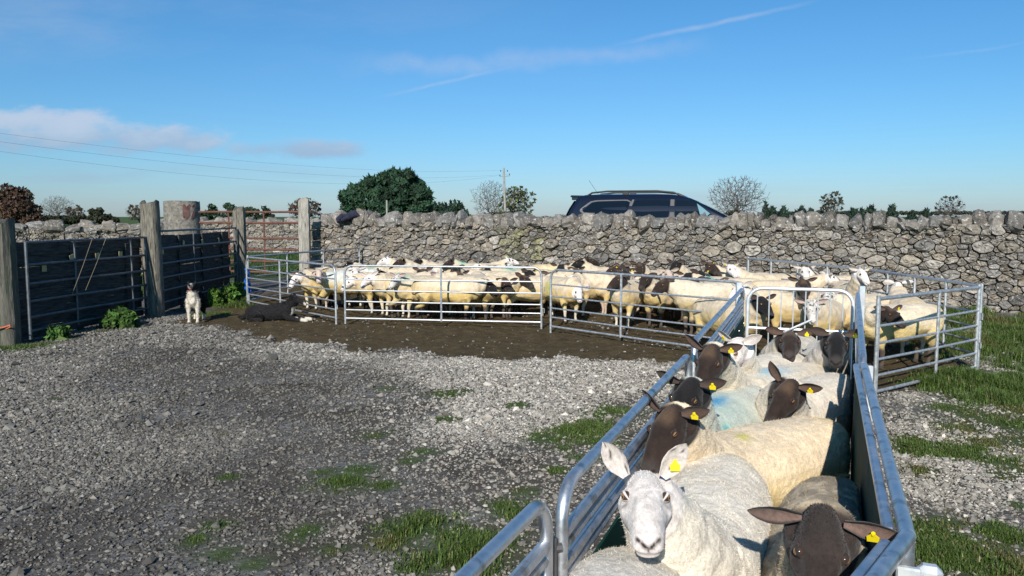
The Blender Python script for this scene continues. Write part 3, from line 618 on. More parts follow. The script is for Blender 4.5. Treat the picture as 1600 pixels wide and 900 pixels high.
# ================================================================ the race
RH = .95
def race_panel(a, b_, label, inside=1, wide=False, h=RH, open_end=None, sheet=.60, ends=(True, True), clamp=False):
    a, b_ = Vector((a[0], a[1], 0)), Vector((b_[0], b_[1], 0)); ln = (b_ - a).length
    root = empty('sheeted_hurdle', (a.x, a.y, 0), math.atan2(b_.y - a.y, b_.x - a.x)); tag(root, label, 'race panel', 'sheeted panels of the sheep race')
    rad = .018; cr = .10; e = .02; m_ = MB()
    pts_ = ([(e, 0, .02)] + arc((e + cr, h - cr), cr, math.pi, math.pi / 2)) if ends[0] else [(0, 0, h)]
    pts_ += [(ln * .5, 0, h)]; pts_ += (arc((ln - e - cr, h - cr), cr, math.pi / 2, 0) + [(ln - e, 0, .02)]) if ends[1] else [(ln, 0, h)]
    m_.tube(pts_, rad, 12); m_.build('frame', alu, root); y = .012 * inside
    if wide:
        m_ = MB(); m_.box((ln / 2, .034 * inside, h - .014), (ln - .08, .026, .026), None, .006); m_.build('top_rail', alu, root)
        m_ = MB(); m_.box((ln / 2, .034 * inside, (h - .04 + .06) / 2), (ln - .10, .010, h - .10), None, .002); m_.build('sheet', green_sheet, root)
    else:
        for z, rr in ((h - .125, .017), (h - .165, .013), (h - .215, .016), (h - .25, .013)):
            m_ = MB(); m_.tube([(e, 0, z), (ln - e, 0, z)], rr, 8); m_.build('rail', alu, root)
        m_ = MB(); m_.box((ln / 2, .022 * inside, (h - .27 + .06) / 2), (ln - .07, .008, h - .27 - .06), None, .002); m_.build('sheet', green_sheet, root)
        for i in range(max(2, int(ln / .5))):
            m_ = MB(); s_ = .12 + i * (ln - .24) / max(1, int(ln / .5) - 1 if int(ln / .5) > 1 else 1); m_.tube([(s_, .024 * inside, h - .33), (s_, .031 * inside, h - .33)], .008, 8); m_.build('rivet', alu_white, root)
    for s_ in (.03, ln - .03):
        m_ = MB(); m_.box((s_, -.03 * inside, .45), (.03, .02, .12), None, .003); m_.build('lug', galv, root)
    return root
la = P(874, 768, RH); lb = P(1077, 553, RH); lc = P(1088, 524, RH); ld = Vector((2.28, 7.75, 0))
lb2 = lb; lc = lb + (lc - lb) * .6
race_panel(la, lb, 'left side panel of the race with a green sheet below tubular rails, nearest full panel', inside=-1)
race_panel(lc, ld, 'left side panel of the race, farther one beside the white-faced sheep', inside=-1)
l0 = P(728, 900, RH); l1 = P(858, 772, RH)
dirv = (l0 - l1).normalized(); race_panel(l1 + dirv * 1.3, l1, 'nearest panel at the bottom edge, open tubular rails over green sheet, left of the race', inside=-1)
ra = P(1418, 838, RH); rb = P(1349, 566, RH); rc = P(1343, 545, RH); rd = Vector((3.22, 7.3, 0))
race_panel(ra, rb, 'right side panel of the race with a blue-reflecting double top rail', inside=1, wide=True, ends=(False, True))
race_panel(rb + (rd - rb) * .02, rd, 'right side panel of the race, farther one beside the black-faced sheep', inside=1, wide=False)
RACE_A, RACE_D = ra.copy(), rd.copy()
re_ = P(1368, 905, RH); re_ = ra + (re_ - ra).normalized() * .8
race_panel(re_, ra, 'angled panel closing the near right corner of the race, cut by the bottom edge', inside=1, wide=True, ends=(True, False))
def fitting(name, parts, label, cat, mat, loc=(0, 0, 0)):
    m_ = MB(); [f(m_) for f in parts]; o = m_.build(name, mat, loc=loc); tag(o, label, cat); return o
k = D(1452, 900, ra.y - .06); kz = k.z
fitting('corner_clamp', [lambda m_: m_.box((k.x, k.y, kz), (.05, .04, .05), Matrix.Rotation(-.4, 3, 'Z'), .012), lambda m_: m_.box((k.x - .045, k.y + .0, kz), (.05, .018, .04), Matrix.Rotation(-.4, 3, 'Z'), .004)], 'silver clamp sticking out at the near right corner of the race', 'clamp', alu_white)
m_ = MB(); m_.tube([(ra.x - .004, ra.y + .004, .02), (ra.x - .004, ra.y + .004, RH - .01)], .022, 10); tag(m_.build('corner_post', alu), 'silver corner post of the race at the bottom right', 'post')
kk = P(1378, 590, .45)
fitting('side_bracket', [lambda m_: m_.box((rb.x + .085, rb.y + .12, .80), (.035, .03, .22), None, .005), lambda m_: m_.box((rb.x + .11, rb.y + .10, .66), (.07, .05, .07), None, .012)], 'pale bracket on the outside of the right race panel, beside the short hurdle', 'bracket', alu_white)
for (q, lab) in (((l1 + la) / 2, 'dark steel latch joining the two nearest left race panels'),):
    m_ = MB(); m_.tube([(q.x - .02, q.y, .80), (q.x + .02, q.y + .01, .80)], .013, 8); m_.tube([(q.x - .0, q.y, .83), (q.x - .0, q.y, .66)], .009, 8); m_.tube([(q.x, q.y, .68), (q.x + .03, q.y - .03, .66), (q.x + .035, q.y - .03, .72)], .008, 8); tag(m_.build('latch', galv_old), lab, 'latch')
# far gate of the race with upright bars
ga = Vector((2.36, 7.83, 0)); gb_ = Vector((3.27, 7.50, 0)); ln = (gb_ - ga).length; root = empty('race_gate', ga, math.atan2(gb_.y - ga.y, gb_.x - ga.x)); tag(root, 'bright arched gate of upright bars closing the far end of the race', 'gate')
m_ = MB(); m_.tube([(0, 0, .08)] + arc((.14, RH - .14), .14, math.pi, math.pi / 2) + arc((ln - .14, RH - .14), .14, math.pi / 2, 0) + [(ln, 0, .08)], .019, 10); m_.tube([(0, 0, .10), (ln, 0, .10)], .017, 8); m_.tube([(0, 0, .55), (ln, 0, .55)], .014, 8); m_.build('frame', alu_white, root)
for i in range(8):
    s_ = ln * (i + .8) / 8.6; m_ = MB(); m_.tube([(s_, 0, .10), (s_, 0, RH - (.02 if .14 < s_ < ln - .14 else .05))], .0065, 6); m_.build('bar', alu_white, root)
m_ = MB(); m_.tube([(ln * .35, -.03, .52), (ln * .62, -.05, .66)], .011, 8); m_.build('handle', alu_white, root)
m_ = MB(); m_.box((ln * .5, -.02, .37), (.07, .004, .07)); m_.build('tag_plate', alu_white, root)
for (xx, yy, lab) in ((2.28, 7.88, 'white upright box post left of the arched race gate'), (3.33, 7.46, 'white upright box post right of the arched race gate')):
    m_ = MB(); m_.box((xx, yy, .5), (.055, .045, 1.0), None, .005); tag(m_.build('gate_post', alu_white), lab, 'post')

# ================================================================ car behind the wall
car_y = 20.3; GZ = .45
paint, n_, b = mat_base('car_paint'); b.inputs['Base Color'].default_value = (.006, .009, .020, 1); b.inputs['Roughness'].default_value = .22; b.inputs['Coat Weight'].default_value = .6; b.inputs['Coat Roughness'].default_value = .08
trim, n_, b = mat_base('car_trim'); b.inputs['Base Color'].default_value = (.02, .02, .022, 1); b.inputs['Roughness'].default_value = .5
glass, n_, b = mat_base('tinted_glass'); b.inputs['Base Color'].default_value = (.004, .006, .010, 1); b.inputs['Roughness'].default_value = .06; b.inputs['Specular IOR Level'].default_value = .5
wglass, n_, b = mat_base('windscreen_glass'); b.inputs['Base Color'].default_value = (.16, .36, .66, 1); b.inputs['Roughness'].default_value = .05; b.inputs['Metallic'].default_value = .35
clear, n_, b = mat_base('clear_glass'); b.inputs['Base Color'].default_value = (.16, .28, .32, 1); b.inputs['Roughness'].default_value = .06
redl, n_, b = mat_base('rear_lamp'); b.inputs['Base Color'].default_value = (.25, .01, .015, 1); b.inputs['Roughness'].default_value = .2
lampm, n_, b = mat_base('head_lamp'); b.inputs['Base Color'].default_value = (.6, .62, .65, 1); b.inputs['Roughness'].default_value = .15
yaw = R(-17); car = empty('parked_car', (1.50, car_y + .35, GZ), yaw); car.scale = (1.16, 1.0, 1.0); tag(car, 'dark navy estate off-roader with tinted windows and roof rails parked behind the stone wall', 'car')
# side profile (x from tail, z above road): lower body then cabin
def hw_low(z): return .88 + .03 * math.sin(min(1, max(0, (z - .3) / .8)) * math.pi)
low = [(0.02, .45), (0.0, .62), (.03, .95), (.10, 1.14), (.40, 1.18), (2.0, 1.17), (3.25, 1.13), (3.60, 1.10), (4.25, 1.02), (4.58, .88), (4.70, .66), (4.68, .42), (4.5, .30), (3.9, .27), (.9, .27), (.3, .30)]
m_ = MB(); secs = []
for (yy, k, sh) in ((-.90, .955, .05), (-.895, .985, .02), (-.82, 1.0, 0), (0, 1.0, 0), (.82, 1.0, 0), (.895, .985, .02), (.90, .955, .05)):
    secs.append([(2.35 + (x_ - 2.35) * (k if abs(yy) > .85 else 1), yy * (1 if abs(yy) < .85 else 1), .72 + (z_ - .72) * (k if abs(yy) > .85 else 1) - (sh * .2)) for (x_, z_) in low][::-1])
m_.loft(secs); m_.build('body', paint, car)
# cabin: ring at belt line, shoulder and roof
def ring(z, x0, x1, hw, cr=.12, n=5):
    o = []
    for (cx, cy, a0) in ((x1 - cr, hw - cr, 0), (x0 + cr, hw - cr, 90), (x0 + cr, -hw + cr, 180), (x1 - cr, -hw + cr, 270)):
        for i in range(n): a = R(a0 + 90 * i / (n - 1)); o.append((cx + cr * math.cos(a), cy + cr * math.sin(a), z))
    return o
cab = [(1.10, .04, 3.62, .875), (1.16, .06, 3.52, .865), (1.40, .15, 3.13, .79), (1.60, .25, 2.80, .71), (1.70, .32, 2.58, .665), (1.745, .44, 2.32, .60), (1.765, .75, 1.95, .42)]
m_ = MB(); m_.loft([ring(z, x0, x1, hw) for (z, x0, x1, hw) in cab]); m_.build('cabin', paint, car)
zz = [c[0] for c in cab]
def at_z(z, k): return float(np.interp(z, zz, [c[k] for c in cab]))
def side_panel(poly, mat, name, off=.006, par=None):
    for s_ in (-1, 1):
        m_ = MB(); vs = [(x_, s_ * (at_z(z_, 3) + off), z_) for (x_, z_) in poly]; bk = [(x_, s_ * (at_z(z_, 3) - .03), z_) for (x_, z_) in poly]; n = len(poly)
        m_.add(vs + bk, [tuple(range(n))] + [(i, (i + 1) % n, (i + 1) % n + n, i + n) for i in range(n)]); m_.build(name, mat, car, smooth=False)
def round_poly(poly, k=.12):
    for it in range(2):
        q = []
        for i in range(len(poly)):
            a, b_ = poly[i], poly[(i + 1) % len(poly)]; q += [(a[0] + (b_[0] - a[0]) * k, a[1] + (b_[1] - a[1]) * k), (b_[0] + (a[0] - b_[0]) * k, b_[1] + (a[1] - b_[1]) * k)]
        poly = q
    return poly
edge_m = noise_mat('window_edge', (.045, .045, .055), (.07, .07, .08), rough=.5)
side_panel(round_poly([(.36, 1.36), (.58, 1.17), (1.36, 1.165), (1.50, 1.625), (.63, 1.61)]), edge_m, 'window_surround', off=.003)
side_panel(round_poly([(.42, 1.36), (.62, 1.20), (1.34, 1.19), (1.48, 1.60), (.66, 1.58)]), glass, 'rear_quarter_window')
side_panel(round_poly([(1.42, 1.18), (2.28, 1.18), (2.28, 1.60), (1.56, 1.60)], .06), glass, 'rear_door_window')
side_panel(round_poly([(2.40, 1.18), (3.16, 1.18), (2.76, 1.58), (2.40, 1.60)], .06), glass, 'front_door_window')
side_panel([(2.92, 1.22), (3.20, 1.19), (2.98, 1.40), (2.84, 1.52)], clear, 'quarter_light', off=.010)
side_panel([(1.35, 1.14), (1.40, 1.14), (1.545, 1.62), (1.50, 1.62)], noise_mat('pillar_trim', (.035, .035, .04), (.05, .05, .055), rough=.5), 'door_pillar', off=.009)
side_panel([(2.30, 1.14), (2.38, 1.14), (2.38, 1.62), (2.30, 1.62)], trim, 'door_pillar', off=.009)
# windscreen and rear window
def glass_quad(z0, z1, back, mat, name):
    m_ = MB(); k = 1 if back else 2; o = -.016 if back else .020; r0, r1 = at_z(z0, k), at_z(z1, k); w0, w1 = at_z(z0, 3) - .05, at_z(z1, 3) - .05
    vs = [];
    for (z_, x_, w_) in ((z0, r0, w0), ((z0 + z1) / 2, at_z((z0 + z1) / 2, k), (w0 + w1) / 2), (z1, r1, w1)):
        for j in range(5): t = -1 + j * .5; vs.append((x_ + o - (.0 if back else .0), t * w_, z_))
    m_.add(vs, [(a * 5 + j, a * 5 + j + 1, a * 5 + j + 6, a * 5 + j + 5) for a in range(2) for j in range(4)]); m_.build(name, mat, car)
glass_quad(1.16, 1.66, False, wglass, 'windscreen'); glass_quad(1.22, 1.60, True, glass, 'rear_window')
for s_ in (-1, 1):
    m_ = MB(); m_.tube([(.48, s_ * .60, 1.70), (.62, s_ * .61, 1.795), (.95, s_ * .61, 1.83), (2.0, s_ * .61, 1.83), (2.35, s_ * .61, 1.79), (2.55, s_ * .60, 1.69)], .022, 8)
    m_.box((1.35, s_ * .61, 1.78), (.14, .035, .09), None, .01); m_.build('roof_rail', trim, car)
    m_ = MB(); m_.box((.035, s_ * .74, .98), (.10, .22, .30), None, .03); m_.build('tail_lamp', redl, car)
    m_ = MB(); m_.box((4.52, s_ * .68, .84), (.22, .30, .15), None, .04); m_.build('headlight', lampm, car)
    m_ = MB(); m_.box((3.12, s_ * .99, 1.20), (.10, .17, .13), Matrix.Rotation(.1, 3, 'X'), .035); m_.build('wing_mirror', paint, car)
    for x_ in (.95, 3.78):
        m_ = MB(); m_.tube([(x_, s_ * .72, .34), (x_, s_ * .93, .34)], .345, 28); wh = m_.build('wheel', black_rubber, car)
        m_ = MB(); m_.tube([(x_, s_ * .91, .34), (x_, s_ * .94, .34)], .22, 20); m_.build('rim', alu, wh)
m_ = MB(); m_.box((.30, 0, 1.712), (.34, 1.16, .05), Matrix.Rotation(.03, 3, 'Y'), .018); m_.box((.26, -.54, 1.66), (.20, .03, .08), None, .01); m_.box((.26, .54, 1.66), (.20, .03, .08), None, .01); m_.build('spoiler', paint, car)
m_ = MB(); m_.tube([(.72, -.30, 1.74), (.50, -.34, 2.12)], .004, 5); m_.build('aerial', trim, car)
# jacket thrown over the wall top
jm = noise_mat('navy_cloth', (.010, .011, .026), (.022, .024, .05), scale=10, rough=.95, bump_s=.5, bump_scale=20, bump_d=.02)
jc = D(553, 338, 19.15); m_ = MB(); nu, nv = 26, 12; vs = []
for i in range(nu):
    for j in range(nv):
        a = 2 * math.pi * i / nu; p_ = math.pi * j / (nv - 1); x_ = math.cos(a) * math.sin(p_); y_ = math.sin(a) * math.sin(p_); z_ = math.cos(p_); vs.append([x_ * .32, y_ * .24, z_ * .10])
q = np.array(vs); q *= 1 + (fbm(q, 7, 5, 3)[:, None] - .5) * .7; q[:, 2] -= np.abs(q[:, 0] / .3) ** 2 * .05; q[:, 2] += .05 * np.sin(q[:, 0] * 9 + 1)
m_.add(q, [(i * nv + j, ((i + 1) % nu) * nv + j, ((i + 1) % nu) * nv + j + 1, i * nv + j + 1) for i in range(nu) for j in range(nv - 1)])
jk = m_.build('jacket', jm, loc=(jc.x, jc.y, jc.z)); tag(jk, 'dark navy jacket thrown over the top of the stone wall near its left end', 'jacket')
m_ = MB(); m_.tube([(-.18, .0, -.02), (-.28, -.08, .0), (-.36, -.14, -.07), (-.34, -.17, -.14)], [.07, .065, .055, .045], 10); m_.build('sleeve', jm, jk)

# ================================================================ utility pole and wires
pole_d = 95.0; pt = D(787, 262, pole_d); pole = empty('utility_pole', (pt.x, pole_d, 0)); tag(pole, 'slim wooden utility pole with short crossarm standing in front of the bare trees', 'utility pole')
pole_m = noise_mat('pole_wood', (.26, .25, .22), (.36, .34, .30), scale=3, rough=.9)
m_ = MB(); m_.tube([(0.25, 0, 0), (.12, 0, pt.z * .5), (0, 0, pt.z)], [.17, .14, .11], 8); m_.build('shaft', pole_m, pole)
m_ = MB(); m_.tube([(-.45, 0, pt.z - 1.05), (.75, 0, pt.z - .95)], .06, 6); m_.build('crossarm', pole_m, pole)
for (x_, z_) in ((-.45, -.9), (.7, -.78), (-.35, -.35), (.45, -.35)):
    m_ = MB(); m_.tube([(x_, 0, pt.z + z_ - .13), (x_, 0, pt.z + z_ + .08)], .055, 6); m_.build('insulator', trim, pole)
wire_m, n_, b = mat_base('wire'); b.inputs['Base Color'].default_value = (.10, .10, .12, 1); b.inputs['Roughness'].default_value = .6
for i, (lab, pa) in enumerate((('upper overhead wire sagging across the left sky to the pole', ((0, 194), (300, 222), (600, 254), (785, 269))), ('middle overhead wire crossing the cloud bank on the left', ((0, 208), (300, 237), (600, 262), (783, 273))), ('lowest overhead wire crossing the left sky, just under the middle one', ((0, 213), (300, 243), (600, 283), (783, 275))))):
    ys = (44, 56, 76, pole_d - .1); m_ = MB(); 
    # a plain catenary between the pole and the next pole out of view on the left
    e0 = D(-260, 172 + i * 12, 38.0); e1 = Vector((pole.location.x + (-.35, -.45, .6)[i], pole_d - .1, pt.z - (.3, .85, .75)[i])); pts_ = []
    for k in range(41): t = k / 40; p_ = e0.lerp(e1, t); p_.z -= 4 * t * (1 - t) * (1.1, 1.3, 1.9)[i]; pts_.append(p_)
    m_.tube(pts_, .0055, 5); tag(m_.build('overhead_wire', wire_m), lab, 'wire', 'overhead wires')

fp = D(604, 313, 40.0); m_ = MB(); m_.tube([(0, 0, .3), (.01, 0, fp.z)], .045, 7); tag(m_.build('fence_post', pole_m, loc=(fp.x, 40.0, 0)), 'thin pale stake standing in front of the big dense conifer behind the wall', 'post')
# ================================================================ trees
bark = noise_mat('bark', (.045, .038, .032), (.10, .085, .07), scale=3, rough=.95)
twig_m = noise_mat('twigs', (.085, .07, .062), (.14, .12, .105), scale=1.5, rough=.95)
leaf_m, n_, b = mat_base('leaves'); at = n_.nodes.new('ShaderNodeAttribute'); at.attribute_name = 'Col'; n_.links.new(at.outputs['Color'], b.inputs['Base Color']); b.inputs['Roughness'].default_value = .75; b.inputs['Specular IOR Level'].default_value = .2
def leaves(name, clumps, per, size, col, seed, parent, up=0.0, shell=.55, var=.35):
    rn = np.random.RandomState(seed); Vs = []; Cs = []
    for (cx, cy, cz, rx, ry, rz) in clumps:
        n = max(8, int(per * (rx * rz) ** .9)); d = rn.normal(0, 1, (n, 3)); d /= np.linalg.norm(d, axis=1, keepdims=True); rad = shell + (1 - shell) * rn.rand(n) ** .6
        c = np.array([cx, cy, cz]) + d * rad[:, None] * [rx, ry, rz]; t1 = rn.normal(0, 1, (n, 3)); t1[:, 2] += up * 2; t1 /= np.linalg.norm(t1, axis=1, keepdims=True)
        nn_ = d + rn.normal(0, .5, (n, 3)); t2 = np.cross(nn_, t1); t2 /= np.linalg.norm(t2, axis=1, keepdims=True) + 1e-6; s_ = size * np.exp(rn.normal(0, .35, n))[:, None]
        a = c - t2 * s_ * .5; b_ = c + t2 * s_ * .5; e = c + t1 * s_ * (1.2 + up); f = c - t1 * s_ * .5; Vs.append(np.stack([a, f, b_, e], 1).reshape(-1, 3))
        k = np.exp(rn.normal(0, var, n)) * rn.uniform(.75, 1.3); Cs.append(np.repeat(np.clip(np.array(col)[None] * k[:, None] * (1 + rn.normal(0, .1, (n, 3))), 0, 1), 4, 0))
    V = np.concatenate(Vs); n = len(V) // 4; me = npmesh(name, V, np.arange(n * 4).reshape(n, 4), leaf_m, cols=np.concatenate(Cs), smooth=False); return mesh_ob(name, me, parent)
def bare_tree(px, top, dist, wpx, seed, label, leaf=None, gz=.45, spread=1.0, dens=1.0, group=None):
    """branches reach out to points spread through a domed crown, each joining the nearest wood already grown"""
    t = D(px, top, dist); H = t.z - gz; Wd = wpx * dist / 1230.0; root = empty('bare_tree', (t.x, dist, gz)); tag(root, label, 'tree', group); rn = np.random.RandomState(seed)
    n = int(min(1500, 420 + 14 * wpx) * dens); d = rn.normal(0, 1, (n * 3, 3)); d /= np.linalg.norm(d, axis=1, keepdims=True); rad = rn.rand(n * 3) ** .42
    lump = .80 + .40 * vnoise(d * 1.0, 2.2, seed); tp = d * (rad * lump)[:, None] * [Wd * .52, Wd * .48, H * .47] + [rn.uniform(-.03, .03) * Wd, 0, H * .56]; tp = tp[(tp[:, 2] > H * .14) & (tp[:, 2] < H)][:n]; tp[:, 2] *= H / tp[:, 2].max()
    fork = H * .20; nodes = [np.array([0, 0, -.3]), np.array([0.02 * H, 0, fork * .5]), np.array([0, .01 * H, fork])]; par = [-1, 0, 1]; order = np.argsort(np.linalg.norm(tp - [0, 0, fork], axis=1))
    A = np.zeros((3 + n * 4, 3)); A[:3] = nodes; m = 3; par = par + [0] * (n * 4); dep = np.zeros(3 + n * 4); dep[:3] = (0, .2, .4)
    for k in order:
        e = tp[k]; dd = np.linalg.norm(A[2:m] - e, axis=1); out_ = np.linalg.norm(A[2:m] - A[2], axis=1); c = np.where(out_ > np.linalg.norm(e - A[2]) * 1.02, dd + 9, dd) + .22 * dep[2:m]; b_ = int(np.argmin(c)) + 2
        s_ = A[b_]; L_ = np.linalg.norm(e - s_); ns = 1 if L_ < Wd * .06 else 2 if L_ < Wd * .15 else 3; up_ = np.array([0, 0, .10 * L_]); pr = b_
        for q in range(1, ns + 1): f = q / ns; p_ = s_ * (1 - f) + e * f + up_ * math.sin(f * math.pi) + rn.normal(0, .05 * L_ / ns, 3) * (q < ns); A[m] = p_; par[m] = pr; dep[m] = dep[pr] + L_ / ns; pr = m; m += 1
    cnt = np.zeros(m); haschild = np.zeros(m, bool)
    for k in range(m - 1, 0, -1):
        if not haschild[k]: cnt[k] += 1
        cnt[par[k]] += cnt[k]; haschild[par[k]] = True
    R0 = Wd * .030; rr = np.maximum(.0035 * Wd, R0 * (cnt / cnt[0]) ** .46); tr_ = MB(); br = MB()
    for k in range(1, m): big_ = cnt[k] > cnt[0] * .12; (tr_ if big_ else br).tube([A[par[k]], A[k]], [rr[par[k]] if par[k] > 1 or big_ and k < 4 else min(rr[par[k]], rr[k] * 1.3), rr[k]], 6 if big_ else 3, cap=False)
    tr_.build('trunk', bark, root); cr = br.build('crown', twig_m, root)
    tips = A[:m][~haschild[:m]]; k = 3; a = np.repeat(tips, k, 0); nn_ = len(a); dd = (a - A[2]); dd /= np.linalg.norm(dd, axis=1, keepdims=True); dd = dd + rn.normal(0, .55, (nn_, 3)); dd /= np.linalg.norm(dd, axis=1, keepdims=True); l_ = Wd * .05 * rn.uniform(.4, 1.2, (nn_, 1)); s_ = np.cross(dd, rn.normal(0, 1, (nn_, 3))); s_ /= np.linalg.norm(s_, axis=1, keepdims=True) + 1e-6
    V = np.stack([a - s_ * Wd * .0022, a + s_ * Wd * .0022, a + dd * l_], 1).reshape(-1, 3); mesh_ob('twigs', npmesh('twigs', V, np.arange(nn_ * 3).reshape(nn_, 3), twig_m, smooth=False), cr)
    if leaf:
        col, frac, size = leaf[:3]; sel = tips[rn.rand(len(tips)) < frac]; leaves('leaves', [(p_[0], p_[1], p_[2], Wd * .04, Wd * .04, Wd * .03) for p_ in sel], 6, size, col, seed, root, shell=.1)
    return root
def bushy(name, label, px0, px1, top, dist, seed, col, cat='tree', n=14, size=.35, per=160, gz=.4, group=None, up=0.0, pointed=0.0, tops=None, trunk=True, rmin=.10, rmax=.17):
    a = D(px0, top, dist); b_ = D(px1, top, dist); Wd = b_.x - a.x; H = a.z - gz; root = empty(name, ((a.x + b_.x) / 2, dist, gz)); tag(root, label, cat, group); r = random.Random(seed); cl = []
    if pointed:
        # overlapping upright cones
        for i in range(n):
            t = (i + .5) / n + r.uniform(-.02, .02); x_ = (t - .5) * Wd; hh = H * (np.interp(t, *zip(*tops)) if tops else 1) * r.uniform(.88 if n < 20 else .94, 1.0); wr = Wd / n * r.uniform(.9, 1.3) * (1.6 if n > 12 else 1); y_ = r.uniform(-.25, .25) * Wd * .6
            for q in range(9): f = q / 8; cl.append((x_ * (1 - .10 * f), y_, hh * (.06 + .88 * f), wr * (1.05 - .86 * f ** 1.5), wr * (1.05 - .86 * f ** 1.5), hh * .10))
    else:
        for i in range(n):
            t = r.uniform(.04, .96); x_ = (t - .5) * Wd; hh = H * (np.interp(t, *zip(*tops)) if tops else math.sqrt(max(.08, 1 - (2 * t - 1) ** 2))); rr = Wd * r.uniform(rmin, rmax)
            cl.append((x_, r.uniform(-.25, .25) * min(Wd, 12) * .7, max(rr * .5, hh * r.uniform(.35, 1.0) - rr * .7), rr, rr, min(rr * .85, H * .3)))
    if trunk: m_ = MB(); m_.tube([(0, 0, -.2), (.05, 0, H * .4), (0, 0, H * .7)], [Wd * .035, Wd * .028, Wd * .012], 7); m_.build('trunk', bark, root)
    leaves('crown', cl, per, size, col, seed, root, up=up); return root
# left side
bushy('copper_tree', 'copper-brown leafy tree at the far left edge beyond the field', -40, 58, 287, 115, 31, (.060, .036, .024), n=44, size=.24, per=230, tops=((0, .9), (.4, 1.0), (.62, .93), (.8, .72), (1, .5)))
bare_tree(88, 306, 150, 48, 32, 'round bare tree on the left skyline, right of the copper-brown tree')
bare_tree(118, 321, 160, 30, 33, 'low bare tree between the round bare tree and the dark dense one', leaf=((.07, .05, .03), .2, .25, 20))
bushy('dark_tree', 'dark dense rounded tree on the left skyline', 130, 173, 324, 150, 34, (.032, .035, .018), n=24, size=.2, per=300)
bare_tree(216, 320, 150, 36, 35, 'small bare tree just left of the grey split gatepost', leaf=((.06, .05, .03), .2, .25, 20))
bushy('hedge', 'long dark hedge along the far side of the left field', -60, 190, 329, 140, 36, (.026, .030, .016), cat='hedge', rmin=.03, rmax=.06, n=110, size=.22, per=160, trunk=False, tops=((0, 1), (.3, 1.0), (.5, .75), (1, .4)))
bushy('evergreen_tree', 'dark green tree over the rusty gate, left of the middle timber post', 308, 345, 316, 120, 37, (.022, .042, .020), n=20, size=.2, per=300, tops=((0, .6), (.4, 1), (1, .8)))
bushy('evergreen_tree', 'dark green tree seen above the rusty gate, right of the middle timber post', 340, 398, 311, 125, 38, (.024, .045, .022), n=26, size=.2, per=300, pointed=0)
bushy('evergreen_tree', 'smaller dark green tree above the right half of the rusty gate', 394, 428, 318, 125, 39, (.022, .040, .020), n=16, size=.2, per=300)
bare_tree(476, 310, 120, 52, 40, 'brownish bare tree partly behind the tall pale post', leaf=((.07, .045, .035), .3, .22, 20))
bushy('conifer', 'big dense dark conifer rising above the left part of the stone wall', 534, 674, 261, 72, 41, (.024, .052, .028), n=150, size=.16, per=900, up=.35, rmin=.05, rmax=.09, tops=((0, .55), (.08, .66), (.22, .80), (.36, .86), (.5, .95), (.64, 1.0), (.78, .93), (.90, .75), (1, .42)))
bushy('conifer', 'low group of dark conifers right of the big dense conifer', 668, 734, 308, 110, 42, (.022, .044, .028), n=10, size=.18, per=900, up=.3, pointed=1, tops=((0, .6), (.2, .9), (.45, .8), (.7, 1), (1, .5)))
bare_tree(768, 283, 125, 62, 43, 'tall bare ash tree directly left of the utility pole', spread=.8)
bare_tree(808, 291, 120, 52, 44, 'sparse-leaved tree directly right of the utility pole', leaf=((.075, .085, .035), .45, .22, 30), spread=.95)
bushy('hedge', 'low olive-brown hedge just beyond the middle of the stone wall', 655, 850, 329, 62, 45, (.05, .052, .026), cat='hedge', rmin=.03, rmax=.06, n=110, size=.14, per=700, trunk=False, tops=((0, .8), (.5, .96), (.75, 1), (1, .55)))
# right side
bare_tree(1151, 276, 130, 84, 146, 'broad round bare tree rising to the right of the car', dens=1.0)
bushy('bush', 'scrubby bush round the foot of the broad bare tree beside the car', 1105, 1192, 325, 128, 47, (.045, .045, .025), cat='bush', n=24, size=.18, per=260, trunk=False)
for i, (px, tp_, w_, lab) in enumerate(((1197, 316, 9, 'slim conifer right of the broad bare tree'), (1207, 322, 10, 'short conifer second right of the broad bare tree'), (1224, 322, 11, 'small pointed conifer midway between the two bare trees'), (1253, 322, 13, 'small conifer, left of a close pair next to the smaller bare tree'), (1268, 325, 9, 'small conifer, right of a close pair next to the smaller bare tree'), (1334, 325, 14, 'dark conifer first right of the smaller bare tree'), (1347, 325, 9, 'slim dark conifer second right of the smaller bare tree'), (1361, 322, 12, 'dark conifer third right of the smaller bare tree'), (1394, 321, 10, 'lone dark conifer above the middle of the right wall'), (1425, 328, 9, 'tiny conifer right of the lone one above the right wall'), (1446, 325, 10, 'tiny conifer just left of the rightmost bare tree'))):
    bushy('small_conifer', lab, px - w_ / 2, px + w_ / 2, tp_, 190, 60 + i, (.020, .036, .024), n=1, size=.32, per=140, up=.6, pointed=1, group='small conifers on the right skyline')
bare_tree(1300, 300, 150, 36, 48, 'smaller bare tree with thin foliage on the right skyline', leaf=((.055, .055, .04), .3, .25, 20), spread=.8)
bare_tree(1485, 307, 160, 42, 49, 'wind-bent bare tree near the right end of the skyline', leaf=((.05, .045, .04), .2, .25, 20))
bushy('hedge', 'distant tree belt along the right skyline above the stone wall', 1195, 1640, 329, 210, 50, (.030, .038, .024), cat='hedge', n=260, size=.28, per=60, rmin=.008, rmax=.02, trunk=False, tops=((0, .5), (.2, .6), (.35, .95), (.5, .8), (.7, 1.0), (.85, .85), (1, 1)), gz=2.0)
bushy('copper_tree', 'rounded reddish-brown tree low at the right end of the skyline', 1512, 1560, 326, 180, 51, (.05, .032, .026), n=18, size=.22, per=180)
bushy('copper_tree', 'rounded reddish-brown tree touching the right edge of the picture', 1556, 1612, 328, 180, 52, (.045, .03, .025), n=18, size=.22, per=180)
